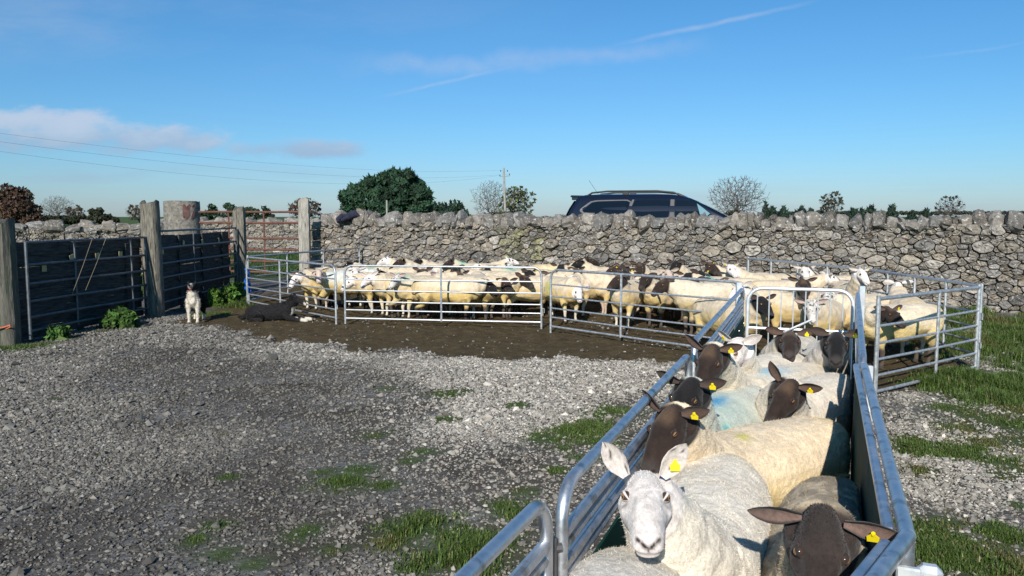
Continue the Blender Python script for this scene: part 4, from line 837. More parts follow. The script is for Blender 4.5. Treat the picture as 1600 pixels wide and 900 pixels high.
# nettles and weeds by the gates
def weed(px, py, w_, h, n, seed, label, col=(.05, .10, .022)):
    p_ = P(px, py); root = empty('nettle_clump', (p_.x, p_.y, 0)); tag(root, label, 'plant', 'weeds growing along the dark gates'); r = random.Random(seed); st = MB(); cl = []
    for i in range(n):
        a = r.uniform(0, 6.283); rr = w_ * math.sqrt(r.random()); x_, y_ = rr * math.cos(a), rr * math.sin(a); hh = h * r.uniform(.5, 1); dx = r.uniform(-.08, .08); st.tube([(x_, y_, -.02), (x_ + dx * .4, y_, hh * .5), (x_ + dx, y_, hh)], .004, 4)
        for k in range(6): f = .2 + .16 * k; cl.append((x_ + dx * f, y_, hh * f, .05, .05, .03))
    st.build('stems', leaf_stem, root); leaves('foliage', cl, 900, .045, col, seed, root, shell=.2)
leaf_stem = noise_mat('stem', (.06, .08, .03), (.09, .10, .04), rough=.8)
weed(160, 495, .32, .50, 14, 1, 'sparse dark nettles climbing the leftmost gate', (.035, .06, .02))
weed(100, 505, .30, .42, 9, 2, 'thin dark weeds near the foot of the leftmost gate', (.03, .05, .02))
weed(190, 512, .24, .27, 22, 3, 'low bright nettle clump left of the grey split gatepost')
weed(200, 492, .20, .40, 8, 4, 'tall leafy nettles behind the low bright clump', (.045, .08, .022))
weed(90, 530, .13, .17, 8, 5, 'tiny weed clump on the gravel edge below the leftmost gate')
weed(345, 478, .30, .34, 20, 6, 'broad sunlit weed clump between the standing dog and the hurdle', (.06, .12, .02))
weed(368, 468, .22, .36, 12, 7, 'leafy weeds at the foot of the gatepost beside the blue rope', (.055, .11, .02))
# ================================================================ animals
def rings_mesh(m_, rings_): m_.loft(rings_)
def ell_ring(cx, cy, zc, hw, hh, ax, n=20, e1=.85, e2=.9):
    o = []
    for j in range(n):
        a = 2 * math.pi * j / n; c, s = math.cos(a), math.sin(a)
        o.append((ax * cx, cy + hw * math.copysign(abs(c) ** e1, c), zc + hh * math.copysign(abs(s) ** e2, s)))
    return o
def bez(a, b_, c, n): return [a * (1 - t) ** 2 + b_ * 2 * t * (1 - t) + c * t * t for t in [i / (n - 1) for i in range(n)]]
def remesh(m_, voxel, smooth_it=6, fac=.5):
    me = bpy.data.meshes.new('tmp'); me.from_pydata(m_.v, [], m_.f); me.update(); o = bpy.data.objects.new('tmp', me); COL.objects.link(o)
    md = o.modifiers.new('r', 'REMESH'); md.mode = 'VOXEL'; md.voxel_size = voxel; md.use_smooth_shade = True
    ms_ = o.modifiers.new('s', 'SMOOTH'); ms_.iterations = smooth_it; ms_.factor = fac
    dg = bpy.context.evaluated_depsgraph_get(); me2 = bpy.data.meshes.new_from_object(o.evaluated_get(dg)); bpy.data.objects.remove(o); bpy.data.meshes.remove(me); return me2
# head sections: x along the muzzle, half width, top, bottom
HEAD = [(-.060, .026, .004, -.045), (-.040, .042, .024, -.075), (-.01, .054, .038, -.095), (.03, .063, .046, -.110), (.065, .071, .047, -.116), (.095, .068, .042, -.110), (.125, .060, .036, -.096), (.155, .052, .031, -.082), (.185, .046, .025, -.072), (.21, .044, .018, -.067), (.232, .043, .008, -.064), (.250, .037, -.005, -.060), (.262, .022, -.017, -.050)]
def head_rings(n=20):
    o = []
    for (x_, hw, tp_, bt) in HEAD:
        zc, hh = (tp_ + bt) / 2, (tp_ - bt) / 2; rg_ = []
        for j in range(n):
            a = 2 * math.pi * j / n; c, s = math.cos(a), math.sin(a); k = 1.0
            if s < 0: k = 1 - .30 * (-s) * (x_ < .17)                 # narrow jaw underneath
            else: k = 1 - .20 * s
            rg_.append(Vector((x_, hw * math.copysign(abs(c) ** .8, c) * k, zc + hh * math.copysign(abs(s) ** .88, s))))
        o.append(rg_)
    return o
TORSO = [(-.62, .56, .03, .04), (-.60, .54, .10, .11), (-.54, .515, .165, .16), (-.43, .50, .20, .192), (-.25, .492, .215, .203), (-.05, .482, .23, .215), (.15, .482, .222, .21), (.30, .497, .19, .198), (.41, .52, .15, .175), (.48, .54, .09, .125), (.52, .55, .03, .04)]
def gauss3(P_, c, r): return np.exp(-((P_ - np.array(c)) ** 2).sum(1) / (r * r))
KINDS = {  # face, leg, wool tone, stain tone, nose, crown tint
 'white': dict(face=(.74, .66, .60), leg=(.62, .54, .43), nose=(.03, .022, .02), crown=(.72, .65, .58), ear=(.68, .60, .53), inner=(.62, .54, .485)),
 'pink': dict(face=(.55, .42, .34), leg=(.50, .38, .29), nose=(.10, .06, .05), crown=(.58, .47, .38), ear=(.5, .40, .33), inner=(.45, .36, .29)),
 'speckle': dict(face=(.60, .56, .50), leg=(.42, .37, .31), nose=(.03, .025, .025), crown=(.58, .54, .47), ear=(.4, .36, .32), inner=(.5, .36, .32), spots=1),
 'brown': dict(face=(.027, .017, .013), leg=(.09, .065, .05), nose=(.018, .013, .013), crown=(.095, .058, .036), ear=(.036, .024, .019), inner=(.11, .068, .052)),
 'black': dict(face=(.010, .009, .009), leg=(.035, .028, .025), nose=(.008, .008, .008), crown=(.016, .013, .013), ear=(.020, .016, .015), inner=(.075, .05, .042)),
 'grey': dict(face=(.036, .026, .022), leg=(.09, .07, .055), nose=(.022, .017, .017), crown=(.036, .027, .023), ear=(.060, .045, .038), inner=(.17, .11, .09)),
}
wool_m, n_, b = mat_base('fleece'); NN = n_.nodes.new; K = n_.links.new; gtc = NN('ShaderNodeTexCoord')
at = NN('ShaderNodeAttribute'); at.attribute_name = 'Col'; at2 = NN('ShaderNodeAttribute'); at2.attribute_name = 'Wool'; s2 = NN('ShaderNodeSeparateColor'); K(at2.outputs['Color'], s2.inputs[0])
vr = rampc(nz(120, 5, .7), [(.3, (.78, .78, .78)), (.62, (1.12, 1.12, 1.12))]); mu = NN('ShaderNodeMix'); mu.data_type = 'RGBA'; mu.blend_type = 'MULTIPLY'; K(at.outputs['Color'], mu.inputs['A']); K(vr, mu.inputs['B']); mu.inputs['Factor'].default_value = 1
K(mu.outputs['Result'], b.inputs['Base Color']); b.inputs['Roughness'].default_value = .85; b.inputs['Specular IOR Level'].default_value = .18; b.inputs['Sheen Weight'].default_value = .12
bp = NN('ShaderNodeBump'); bp.inputs['Distance'].default_value = .008; mrr = NN('ShaderNodeMapRange'); mrr.inputs['To Min'].default_value = .35; mrr.inputs['To Max'].default_value = .8; K(s2.outputs[0], mrr.inputs['Value']); K(mrr.outputs[0], bp.inputs['Strength'])
K(nz(70, 5, .7), bp.inputs['Height']); K(bp.outputs[0], b.inputs['Normal'])
hair_m, n_, b = mat_base('wool_fibre'); at = n_.nodes.new('ShaderNodeAttribute'); at.attribute_name = 'Col'; n_.links.new(at.outputs['Color'], b.inputs['Base Color']); b.inputs['Roughness'].default_value = .8; b.inputs['Specular IOR Level'].default_value = .15
tr = n_.nodes.new('ShaderNodeBsdfTranslucent'); n_.links.new(at.outputs['Color'], tr.inputs[0]); ms = n_.nodes.new('ShaderNodeMixShader'); ms.inputs[0].default_value = .25
n_.links.new(b.outputs[0], ms.inputs[1]); n_.links.new(tr.outputs[0], ms.inputs[2]); n_.links.new(ms.outputs[0], n_.nodes['Material Output'].inputs[0])
tag_y, n_, b = mat_base('yellow_plastic'); b.inputs['Base Color'].default_value = (.85, .66, .01, 1); b.inputs['Roughness'].default_value = .45
# eye: dark ball, amber iris, wide flat pupil (local y points out of the head)
eye_m, n_, b = mat_base('eye'); NN = n_.nodes.new; K = n_.links.new; gtc = NN('ShaderNodeTexCoord'); se = NN('ShaderNodeSeparateXYZ'); K(gtc.outputs['Object'], se.inputs[0])
def nm(op, a, b_): 
    q = NN('ShaderNodeMath'); q.operation = op
    for i, v_ in enumerate((a, b_)):
        if isinstance(v_, (int, float)): q.inputs[i].default_value = v_
        else: K(v_, q.inputs[i])
    return q.outputs[0]
rr = nm('SQRT', nm('ADD', nm('MULTIPLY', se.outputs[0], se.outputs[0]), nm('MULTIPLY', se.outputs[2], se.outputs[2])), 0)
iris = nm('LESS_THAN', rr, .0088); pup = nm('MULTIPLY', nm('LESS_THAN', nm('ABSOLUTE', se.outputs[2], 0), .0026), nm('LESS_THAN', nm('ABSOLUTE', se.outputs[0], 0), .0068))
def const(c): q = NN('ShaderNodeRGB'); q.outputs[0].default_value = (*c, 1); return q.outputs[0]
c_ = mixc(iris, const((.06, .035, .025)), const((.30, .155, .06))); c_ = mixc(pup, c_, const((.006, .005, .005))); K(c_, b.inputs['Base Color']); b.inputs['Roughness'].default_value = .08
def uv_sphere(r, nu=16, nv=10, sq=(1, 1, 1)):
    m_ = MB(); rg_ = []
    for i in range(nv): p_ = math.pi * (i + .5) / nv; rg_.append([(r * math.sin(p_) * math.cos(2 * math.pi * j / nu) * sq[0], r * math.sin(p_) * math.sin(2 * math.pi * j / nu) * sq[1], r * math.cos(p_) * sq[2]) for j in range(nu)])
    m_.loft(rg_); return m_
_e = uv_sphere(.0140).build('eye', eye_m); EYE_ME = _e.data; bpy.data.objects.remove(_e)
m_ = MB(); m_.add([(0, 0, 0), (0, 0, 0)], []); 
pl = [(-.016, -.034), (.016, -.034), (.018, -.014), (.007, -.003), (.006, .006), (-.006, .006), (-.007, -.003), (-.018, -.014)]
m_ = MB(); m_.add([(x_, .0014, z_) for x_, z_ in pl] + [(x_, -.0014, z_) for x_, z_ in pl], [tuple(range(8)), tuple(range(15, 7, -1))] + [(i, i + 8, (i + 1) % 8 + 8, (i + 1) % 8) for i in range(8)]); m_.tube([(0, -.006, 0), (0, .006, 0)], .005, 8)
_e = m_.build('ear_tag', tag_y, smooth=False); TAG_ME = _e.data; bpy.data.objects.remove(_e)
def rot_to(yaw, pitch, roll): return Matrix.Rotation(yaw, 3, 'Z') @ Matrix.Rotation(pitch, 3, 'Y') @ Matrix.Rotation(roll, 3, 'X')
EARS = {'side': ((-.25, 1, .10), (.85, .22, .25)), 'down': ((-.10, 1, -.32), (.8, .15, .25)), 'up': ((-.35, .62, .80), (.9, .25, .5)), 'diag': ((-.30, 1, .45), (.8, .3, .1)), 'back': ((-.55, .85, .22), (.75, .45, .35)), 'vert': ((-.35, .50, .95), (.9, .1, .45)), 'fwd': ((.05, 1, .02), (.9, -.1, .35))}
def ear_mesh(side, mode, Lr=.135, wd=.031, hm=None, droop=0.0):
    d, n = EARS[mode]; d = Vector((d[0], d[1] * side, d[2])).normalized(); n = Vector((n[0], n[1] * side, n[2])); n = (n - d * n.dot(d)).normalized(); w_ = d.cross(n)
    base = Vector((-.006, .050 * side, .022)); T, S_ = 11, 9; V = []; C = []
    for layer in (0, 1):
        for i in range(T):
            t = i / (T - 1); W_ = wd * float(np.interp(t, [0, .12, .35, .6, .82, .95, 1], [.42, .62, 1, .95, .62, .28, .05]))
            for j in range(S_):
                s_ = -1 + 2 * j / (S_ - 1); cup = .62 * W_ * (1 - abs(s_) ** 1.6) * (1 - .35 * t)
                p_ = base + d * (Lr * t) + w_ * (s_ * W_ * (1 - .15 * (1 - t))) - n * cup - n * (.0035 if layer else 0) * (1 - abs(s_) ** 4 * .6) + n * (.006 * math.sin(t * 3)) + Vector((0, 0, -droop * t * t * Lr))
                V.append(p_); C.append((layer, t, s_))
    F_ = []; st = T * S_
    for i in range(T - 1):
        for j in range(S_ - 1):
            a = i * S_ + j; F_.append((a, a + 1, a + S_ + 1, a + S_)); F_.append((a + st, a + S_ + st, a + S_ + 1 + st, a + 1 + st))
    for i in range(T - 1):
        for j in (0, S_ - 1): a = i * S_ + j; F_.append((a, a + S_, a + S_ + st, a + st))
    for j in range(S_ - 1): a = (T - 1) * S_ + j; F_.append((a, a + 1, a + 1 + st, a + st))
    tagp = base + d * (Lr * .50) - w_ * 0 + n * .004; return V, F_, C, tagp, d, n, w_
def dark_(k): return k in ('brown', 'black', 'grey')
def sheep(label, cat_group, loc, heading, kind='white', head=None, face=0.0, pitch=38, roll=0, ears=('side', 'side'), tags=(1,), voxel=.0065, scale=1.0, wool=(.60, .545, .45), stain=(.52, .40, .17), stain_amt=.6, spots=None, paint=(), fibre=0, seed=1, dark_tips=0.0, ear_len=.138, hs=1.0, clampr=False, bleg=None, fat=1.0, nofold=False, bump_neck=0):
    """heading, face: world degrees (0 = +x, 90 = away); head: world point of the poll; loc: world point under the middle of the body"""
    rn = np.random.RandomState(seed); kd = KINDS[kind]; hd = R(heading); root_M = Matrix.Rotation(hd, 3, 'Z'); inv = root_M.transposed()
    if head is None: head_l = Vector((.66, 0, .88))
    else: hv = Vector(head) - Vector((loc[0], loc[1], 0)); head_l = inv @ hv; head_l = head_l / scale
    Rh = rot_to(R(face - heading), R(pitch), R(roll)); m_ = MB(); head_l = head_l - Rh @ (Vector((.078, 0, .02)) * hs)
    m_.loft([ell_ring(x_, 0, zc, hw * fat, hh, 1, 22) for (x_, zc, hw, hh) in TORSO])
    # neck
    nb = Vector((.34, 0, .55)); ne = head_l + Rh @ Vector((-.01, 0, -.035)); mid = nb.lerp(ne, .5) + Vector((.05, 0, .04)); pth = bez(nb, mid, ne, 8)
    m_.tube(pth, [.165, .158, .145, .130, .115, .102, .092, .082], 16)
    m_.tube([nb + Vector((-.12, 0, .02)), nb + Vector((.02, 0, .03)), nb.lerp(ne, .35)], [.14, .16, .12], 14)
    m_.loft([[head_l + Rh @ (p_ * hs) for p_ in rg_] for rg_ in head_rings()])
    for s_ in (-1, 1):
        k = rn.uniform(-.05, .05); m_.tube([(.26, s_ * .10, .45), (.28, s_ * .115, .34), (.285 + k * .3, s_ * .112, .25), (.285 + k, s_ * .105, .185), (.275 + k, s_ * .10, .10), (.285 + k, s_ * .10, .035), (.295 + k, s_ * .10, .0)], [.09, .062, .038, .029, .020, .024, .029], 10)
        k = rn.uniform(-.06, .06); m_.tube([(-.40, s_ * .11, .46), (-.38, s_ * .125, .36), (-.43 + k * .3, s_ * .118, .27), (-.48 + k, s_ * .11, .215), (-.455 + k, s_ * .105, .11), (-.45 + k, s_ * .105, .035), (-.435 + k, s_ * .105, 0)], [.125, .095, .052, .033, .021, .025, .029], 10)
    m_.tube([(-.585, 0, .60), (-.635, .01, .54), (-.64, .012, .44)], [.045, .035, .022], 8)
    me = remesh(m_, voxel, 5 if voxel > .009 else 6)
    n = len(me.vertices); V = np.empty(n * 3, dtype=np.float32); me.vertices.foreach_get('co', V); V = V.reshape(-1, 3).astype(np.float64)
    Nn = np.empty(n * 3, dtype=np.float32); me.vertices.foreach_get('normal', Nn); Nn = Nn.reshape(-1, 3)
    Rn = np.array(Rh); Hn = np.array(head_l); HL = (V - Hn) @ Rn / hs       # head space
    capx = np.clip(HL[:, 0], -.02, .26); dcap = np.sqrt((HL[:, 0] - capx) ** 2 + HL[:, 1] ** 2 + (HL[:, 2] + .03) ** 2)
    nf = (fbm(V, 22, seed, 2) - .5) * .03
    face_m = sst(HL[:, 0] + HL[:, 2] * .12 + nf, -.085, -.045) * sst(-dcap, -.118, -.098)
    if voxel > .0088:
        tx_ = [t_[0] for t_ in TORSO]; rho = np.sqrt((V[:, 1] / np.interp(V[:, 0], tx_, [t_[2] for t_ in TORSO])) ** 2 + ((V[:, 2] - np.interp(V[:, 0], tx_, [t_[1] for t_ in TORSO])) / np.interp(V[:, 0], tx_, [t_[3] for t_ in TORSO])) ** 2); face_m = face_m * np.where(V[:, 0] < .47, sst(rho, 1.12, 1.3), 1)
    leg_m = sst(-(V[:, 2] + nf * .5), -.27, -.21) * sst(-np.abs(V[:, 2]), -.32, -.2)
    wool_w = (1 - face_m) * (1 - leg_m)
    # fleece relief
    if voxel < .009:
        V += Nn * (wool_w * ((fbm(V, 9, seed + 5, 2) - .5) * .008 + (fbm(V, 75, seed + 6, 2) - .5) * .006))[:, None]
    else: V += Nn * (wool_w * ((fbm(V, 12, seed + 5, 2) - .5) * .022))[:, None]
    # neck folds
    nk = np.array(nb); nd = np.array((ne - nb).normalized()); along = (V - nk) @ nd; nlen = (ne - nb).length; fold = np.sin((along + (fbm(V, 6, seed + 9, 2) - .5) * .10) * 62) * sst(along, .0, .06) * sst(nlen - along, .02, .08) * wool_w
    V -= Nn * (.0028 * fold * (along > 0))[:, None]
    # head details
    def push(c, r, amt, mask=1):
        g_ = gauss3(HL, c, r) * mask; V[:] += Nn * (g_ * amt * hs)[:, None]
    for s_ in (-1, 1):
        push((.082, .068 * s_, .008), .019, -.012); push((.068, .060 * s_, .036), .017, .012); push((.098, .062 * s_, -.020), .016, .006); push((.050, .068 * s_, .002), .015, .006); push((.12, .050 * s_, .012), .020, -.005); push((.14, .055 * s_, -.045), .022, -.005); push((.105, .050 * s_, -.008), .016, -.004); push((.06, .064 * s_, -.045), .035, .004)
        push((.238, .026 * s_, -.004), .013, .004); push((.165, .038 * s_, -.01), .02, -.003)
    def segd(a, b_): a = np.array(a); b_ = np.array(b_); t_ = np.clip(((HL - a) @ (b_ - a)) / ((b_ - a) @ (b_ - a)), 0, 1); return np.linalg.norm(HL - a - t_[:, None] * (b_ - a), axis=1)
    nostril = np.zeros(n)
    for s_ in (-1, 1): nostril = np.maximum(nostril, np.maximum(np.exp(-(segd((.264, .006 * s_, -.022), (.254, .022 * s_, -.008)) / .0062) ** 2), np.exp(-(segd((.254, .022 * s_, -.008), (.240, .030 * s_, -.010)) / .005) ** 2)))
    V -= Nn * (nostril * .006)[:, None]
    push((.13, 0, .036), .05, .004); push((.16, 0, .030), .05, .003); push((.258, 0, -.026), .007, -.004)
    mouth_z = -.043 - .02 * np.clip((.25 - HL[:, 0]) / .08, 0, 1.2); mline = np.exp(-((HL[:, 2] - mouth_z) / .0042) ** 2) * sst(HL[:, 0], .175, .205) * sst(-dcap, -.12, -.09); V -= Nn * (mline * .005)[:, None]
    if clampr:      # pressed against the right-hand sheeting of the race
        Rm = np.array(root_M); Wv = (V * scale) @ Rm.T + np.array([loc[0], loc[1], 0]); e_ = (RACE_D - RACE_A).normalized(); nrm2 = np.array([e_.y, -e_.x, 0]); dd_ = (Wv - np.array([RACE_A.x, RACE_A.y, 0])) @ nrm2 + .055
        soft = np.where(dd_ > -.06, (dd_ + .06) - .06 * (1 - np.exp(-np.maximum(dd_ + .06, 0) / .06)), 0); soft = np.maximum(soft, 0) * (Wv[:, 1] > RACE_A.y - .1) * (dcap > .16)
        Wv = Wv - nrm2[None] * soft[:, None]; V = ((Wv - np.array([loc[0], loc[1], 0])) @ Rm) / scale
    me.vertices.foreach_set('co', V.astype(np.float32).ravel())
    # ---- colour
    W_ = np.array(wool)[None] * ((.76 + .48 * fbm(V, 9, seed + 2, 4)) * (.86 + .28 * vnoise(V, 45, seed + 7)))[:, None]
    side_ = sst(-V[:, 2] + (fbm(V, 5, seed + 3, 3) - .5) * .30, -.60, -.40); rump = sst(-V[:, 0], .35, .6) * .6
    sm = np.clip(np.maximum(side_, rump) * stain_amt, 0, 1)[:, None]; W_ = W_ * (1 - sm) + np.array(stain)[None] * (.8 + .4 * fbm(V, 11, seed + 4, 3))[:, None] * sm
    muck = (sst(fbm(V, 5.5, seed + 8, 3), .60, .72) * sst(-V[:, 2], -.54, -.36) * .85)[:, None]; W_ = W_ * (1 - muck) + np.array([.17, .12, .045])[None] * muck
    if dark_tips: dk = (sst(fbm(V, 26, seed + 12, 4) + .35 * np.exp(-(V[:, 1] / .06) ** 2) * (V[:, 2] > .5), .52, .68) * dark_tips)[:, None]; W_ = W_ * (1 - dk) + np.array([.055, .042, .032])[None] * dk
    for (px_, py_, pz_, pr_, pc_, pst) in paint:
        q = V - np.array([px_, py_, pz_]); q[:, 0] /= pst; g_ = (np.exp(-((q ** 2).sum(1)) / (pr_ * pr_)) * (.55 + .9 * fbm(V, 30, seed + 14, 2)))[:, None]; g_ = np.clip(g_, 0, 1); W_ = W_ * (1 - g_) + np.array(pc_)[None] * g_
    Fc = np.tile(np.array(kd['face']), (n, 1)) * ((.55 + .9 * fbm(V, 55, seed + 20, 3)) * (.7 + .6 * fbm(V, 14, seed + 21, 2)))[:, None]; pe = sum(np.exp(-(segd((.05, .06 * s_, -.02), (.15, .045 * s_, -.03)) / .022) ** 2) for s_ in (-1, 1))[:, None] * .30; Fc = Fc * (1 + (pe if dark_(kind) else -pe * .2))
    cr_ = (sst(HL[:, 2], .012, .045) * sst(-HL[:, 0], -.085, -.03))[:, None]; Fc = Fc * (1 - cr_) + np.array(kd['crown'])[None] * cr_
    dark = kind in ('brown', 'black', 'grey')
    muz = (sst(HL[:, 0], .19, .235) * .45)[:, None]
    Fc = Fc * (1 - muz) + (np.array([.085, .072, .068]) if dark else np.array([.58, .50, .47]))[None] * muz
    if kd.get('spots') or spots: sp_ = sst(fbm(HL, 55, seed + 30, 2), .60, .66)[:, None] * (.85 if not spots else spots); Fc = Fc * (1 - sp_) + np.array([.04, .032, .03])[None] * sp_
    nose = np.zeros(n)
    for s_ in (-1, 1): nose = np.maximum(nose, np.clip(nostril * 1.5, 0, 1))
    nose = np.maximum(nose, np.exp(-((HL[:, 1] / .0035) ** 2 + ((HL[:, 2] + .028) / .012) ** 2)) * sst(HL[:, 0], .24, .25)); nose = np.maximum(nose, mline * .55)
    for s_ in (-1, 1): nose = np.maximum(nose, np.exp(-(((HL[:, 0] - .098) / .010) ** 2 + ((HL[:, 1] - .060 * s_) / .012) ** 2 + ((HL[:, 2] + .006) / .010) ** 2)) * (.7 if dark else .55))
    nose = np.clip(nose, 0, 1)[:, None]; Fc = Fc * (1 - nose) + np.array(kd['nose'])[None] * nose
    Lc = np.tile(np.array(bleg or kd['leg']), (n, 1)) * (.7 + .6 * fbm(V, 14, seed + 22, 3))[:, None]; hf = sst(-V[:, 2], -.05, -.03)[:, None]; Lc = Lc * (1 - hf) + np.array([.05, .04, .03])[None] * hf
    C = W_ * wool_w[:, None] + Fc * face_m[:, None] + Lc * (leg_m * (1 - face_m))[:, None]; tot = (wool_w + face_m + leg_m * (1 - face_m)); C /= np.maximum(tot, 1e-3)[:, None]
    # ---- ears and eyelids joined into the body mesh
    nf0 = len(me.polygons); npoly = nf0; extraV = []; extraF = []; extraC = []; tagpos = []
    spot_c = np.array([.05, .04, .035])
    for i_, s_ in enumerate((-1, 1)):     # right ear first
        mode = ears[i_]; ev, ef, ec, tp, d_, n__, w__ = ear_mesh(s_, mode, ear_len, .035 if ear_len < .14 else .038); b0 = n + len(extraV)
        for v_, (ly, t, q) in zip(ev, ec):
            extraV.append(head_l + Rh @ (v_ * hs)); base_c = np.array(kd['inner'] if ly == 0 and abs(q) < .8 else kd['ear']); base_c = base_c * (1 - .25 * t) * (.85 + .3 * rn.rand())
            if spots and rn.rand() < .10: base_c = spot_c
            extraC.append(base_c)
        extraF += [tuple(k + b0 for k in f) for f in ef]; tagpos.append((head_l + Rh @ (tp * hs), Rh @ d_, Rh @ n__, Rh @ w__))
    if voxel < .009:
        for s_ in (-1, 1):     # eyelids: a raised almond rim
            c0 = Vector((.079, .0535 * s_, .013)); ox = Vector((.28, s_, .14)).normalized(); ux = Vector((1, -.28 * s_, -.14)); ux = (ux - ox * ux.dot(ox)).normalized(); uz = ox.cross(ux) * (1 if s_ < 0 else -1); uz = uz if uz.z > 0 else -uz
            b0 = n + len(extraV); NR, NT = 20, 8
            for a in range(NR):
                th = 2 * math.pi * a / NR; ca, sa = math.cos(th), math.sin(th); cen = c0 + ux * (ca * .0165) + uz * (sa * (.0092 + .001 * (sa > 0)) * (1 - .25 * ca * ca)) + ox * (.0078 - .0105 * ca * ca)
                rd = (ux * ca + uz * sa).normalized(); tr_ = (.0030 + .0014 * (sa > 0)) * (1 - .45 * ca * ca)
                for q in range(NT):
                    ph = 2 * math.pi * q / NT; extraV.append(head_l + Rh @ ((cen + rd * (math.cos(ph) * tr_ * 1.3) + ox * (math.sin(ph) * tr_)) * hs)); extraC.append((np.array([.30, .20, .17]) if not dark else np.array([.055, .035, .027])) if math.cos(ph) < .2 else np.array(kd['face']) * .92)
            for a in range(NR):
                for q in range(NT): i0 = b0 + a * NT + q; i1 = b0 + a * NT + (q + 1) % NT; i2 = b0 + ((a + 1) % NR) * NT + (q + 1) % NT; i3 = b0 + ((a + 1) % NR) * NT + q; extraF.append((i0, i1, i2, i3))
    lv = np.empty(len(me.loops), dtype=np.int32); me.loops.foreach_get('vertex_index', lv); quads = lv.reshape(-1, 4) if len(lv) == nf0 * 4 else None
    if quads is None:
        ls = np.empty(nf0, dtype=np.int32); lt = np.empty(nf0, dtype=np.int32); me.polygons.foreach_get('loop_start', ls); me.polygons.foreach_get('loop_total', lt); q4 = ls[lt == 4]; quads = np.stack([lv[q4 + i] for i in range(4)], 1)
    allV = np.concatenate([V, np.array([tuple(v_) for v_ in extraV])]); allF = np.concatenate([quads, np.array(extraF)]); allC = np.clip(np.concatenate([C, np.array(extraC)]), 0, 1)
    bpy.data.meshes.remove(me); me = npmesh('sheep', allV, allF, wool_m, cols=allC); setcol(me, np.repeat(np.concatenate([wool_w, np.zeros(len(extraV))])[:, None], 3, 1), 'Wool')
    o = bpy.data.objects.new('sheep', me); o.location = (loc[0], loc[1], 0); o.rotation_euler = (0, 0, hd); o.scale = (scale,) * 3; link(o); tag(o, label, 'sheep', cat_group)
    # eyes and tags
    for s_ in (-1, 1):
        e = bpy.data.objects.new('eye', EYE_ME); link(e, o); ep = head_l + Rh @ (Vector((.079, .0530 * s_, .013)) * hs); oy = Vector((.28, s_, .14)).normalized(); ox_ = Vector((1, -.28 * s_, 0)); ox_ = (ox_ - oy * ox_.dot(oy)).normalized(); oz = ox_.cross(oy)
        Me = Matrix((ox_, oy, oz)).transposed(); e.matrix_local = Matrix.Translation(ep) @ (Rh @ Me).to_4x4() @ Matrix.Scale(hs * (1.0 if voxel < .009 else 1.1), 4)
    for t_ in tags:
        tp, d_, n__, w__ = tagpos[t_]; g_ = bpy.data.objects.new('ear_tag', TAG_ME); link(g_, o); dn = Vector((0, 0, -1)); nrm_ = (n__ * .9 + Vector((0, 0, .01))).normalized(); zz_ = -(dn - nrm_ * dn.dot(nrm_)).normalized(); xx_ = nrm_.cross(zz_)
        g_.matrix_local = Matrix.Translation(tp + n__ * .006) @ Matrix((xx_, nrm_, zz_)).transposed().to_4x4() @ Matrix.Scale(.82 * hs, 4)
    # ---- short wool fibres
    if fibre:
        T_ = np.concatenate([quads[:, [0, 1, 2]], quads[:, [0, 2, 3]]]); a, b__, c__ = V[T_[:, 0]], V[T_[:, 1]], V[T_[:, 2]]; fn = np.cross(b__ - a, c__ - a); ar = np.linalg.norm(fn, axis=1); wf = wool_w[T_[:, 0]]; wt = np.maximum(wf, 4.0 * face_m[T_[:, 0]] * (nose[T_[:, 0], 0] < .25)) * ar * (a[:, 2] > .30); pr_ = np.cumsum(wt); pr_ /= pr_[-1]
        idx = np.searchsorted(pr_, rn.rand(fibre)); u1, u2 = rn.rand(fibre, 1), rn.rand(fibre, 1); fl = (u1 + u2) > 1; u1 = np.where(fl, 1 - u1, u1); u2 = np.where(fl, 1 - u2, u2)
        p0 = a[idx] + (b__[idx] - a[idx]) * u1 + (c__[idx] - a[idx]) * u2; nn_ = fn[idx] / (ar[idx][:, None] + 1e-9)
        cl_ = np.stack([vnoise(p0, 30, s0) for s0 in (1, 2, 3)], 1) - .5; dr = nn_ * .5 + cl_ * 1.3 + rn.normal(0, .28, (fibre, 3)) + np.array([-.25, 0, -.18]); isf = (wool_w[T_[idx, 0]] < .5)[:, None]; dr = np.where(isf, nn_ * .35 + rn.normal(0, .15, (fibre, 3)) - (Rn @ np.array([.9, 0, 0]))[None] * .8, dr); dr /= np.linalg.norm(dr, axis=1, keepdims=True)
        ln_ = .0068 * np.exp(rn.normal(0, .3, (fibre, 1))) * np.where(isf, .7, 1.0); sd_ = np.cross(dr, rn.normal(0, 1, (fibre, 3))); sd_ /= np.linalg.norm(sd_, axis=1, keepdims=True) + 1e-9; sd_ *= .0011
        p0 = p0 - nn_ * .002; Vf = np.stack([p0 - sd_, p0 + sd_, p0 + dr * ln_], 1).reshape(-1, 3); cf = np.clip(C[T_[idx, 0]] * np.exp(rn.normal(.05, .22, (fibre, 1)) * np.where(isf, 1.8, 1)), 0, 1)
        mf = npmesh('fleece', Vf, np.arange(fibre * 3).reshape(-1, 3), hair_m, cols=np.repeat(cf, 3, 0), smooth=False); mesh_ob('fleece', mf, o)
    return o
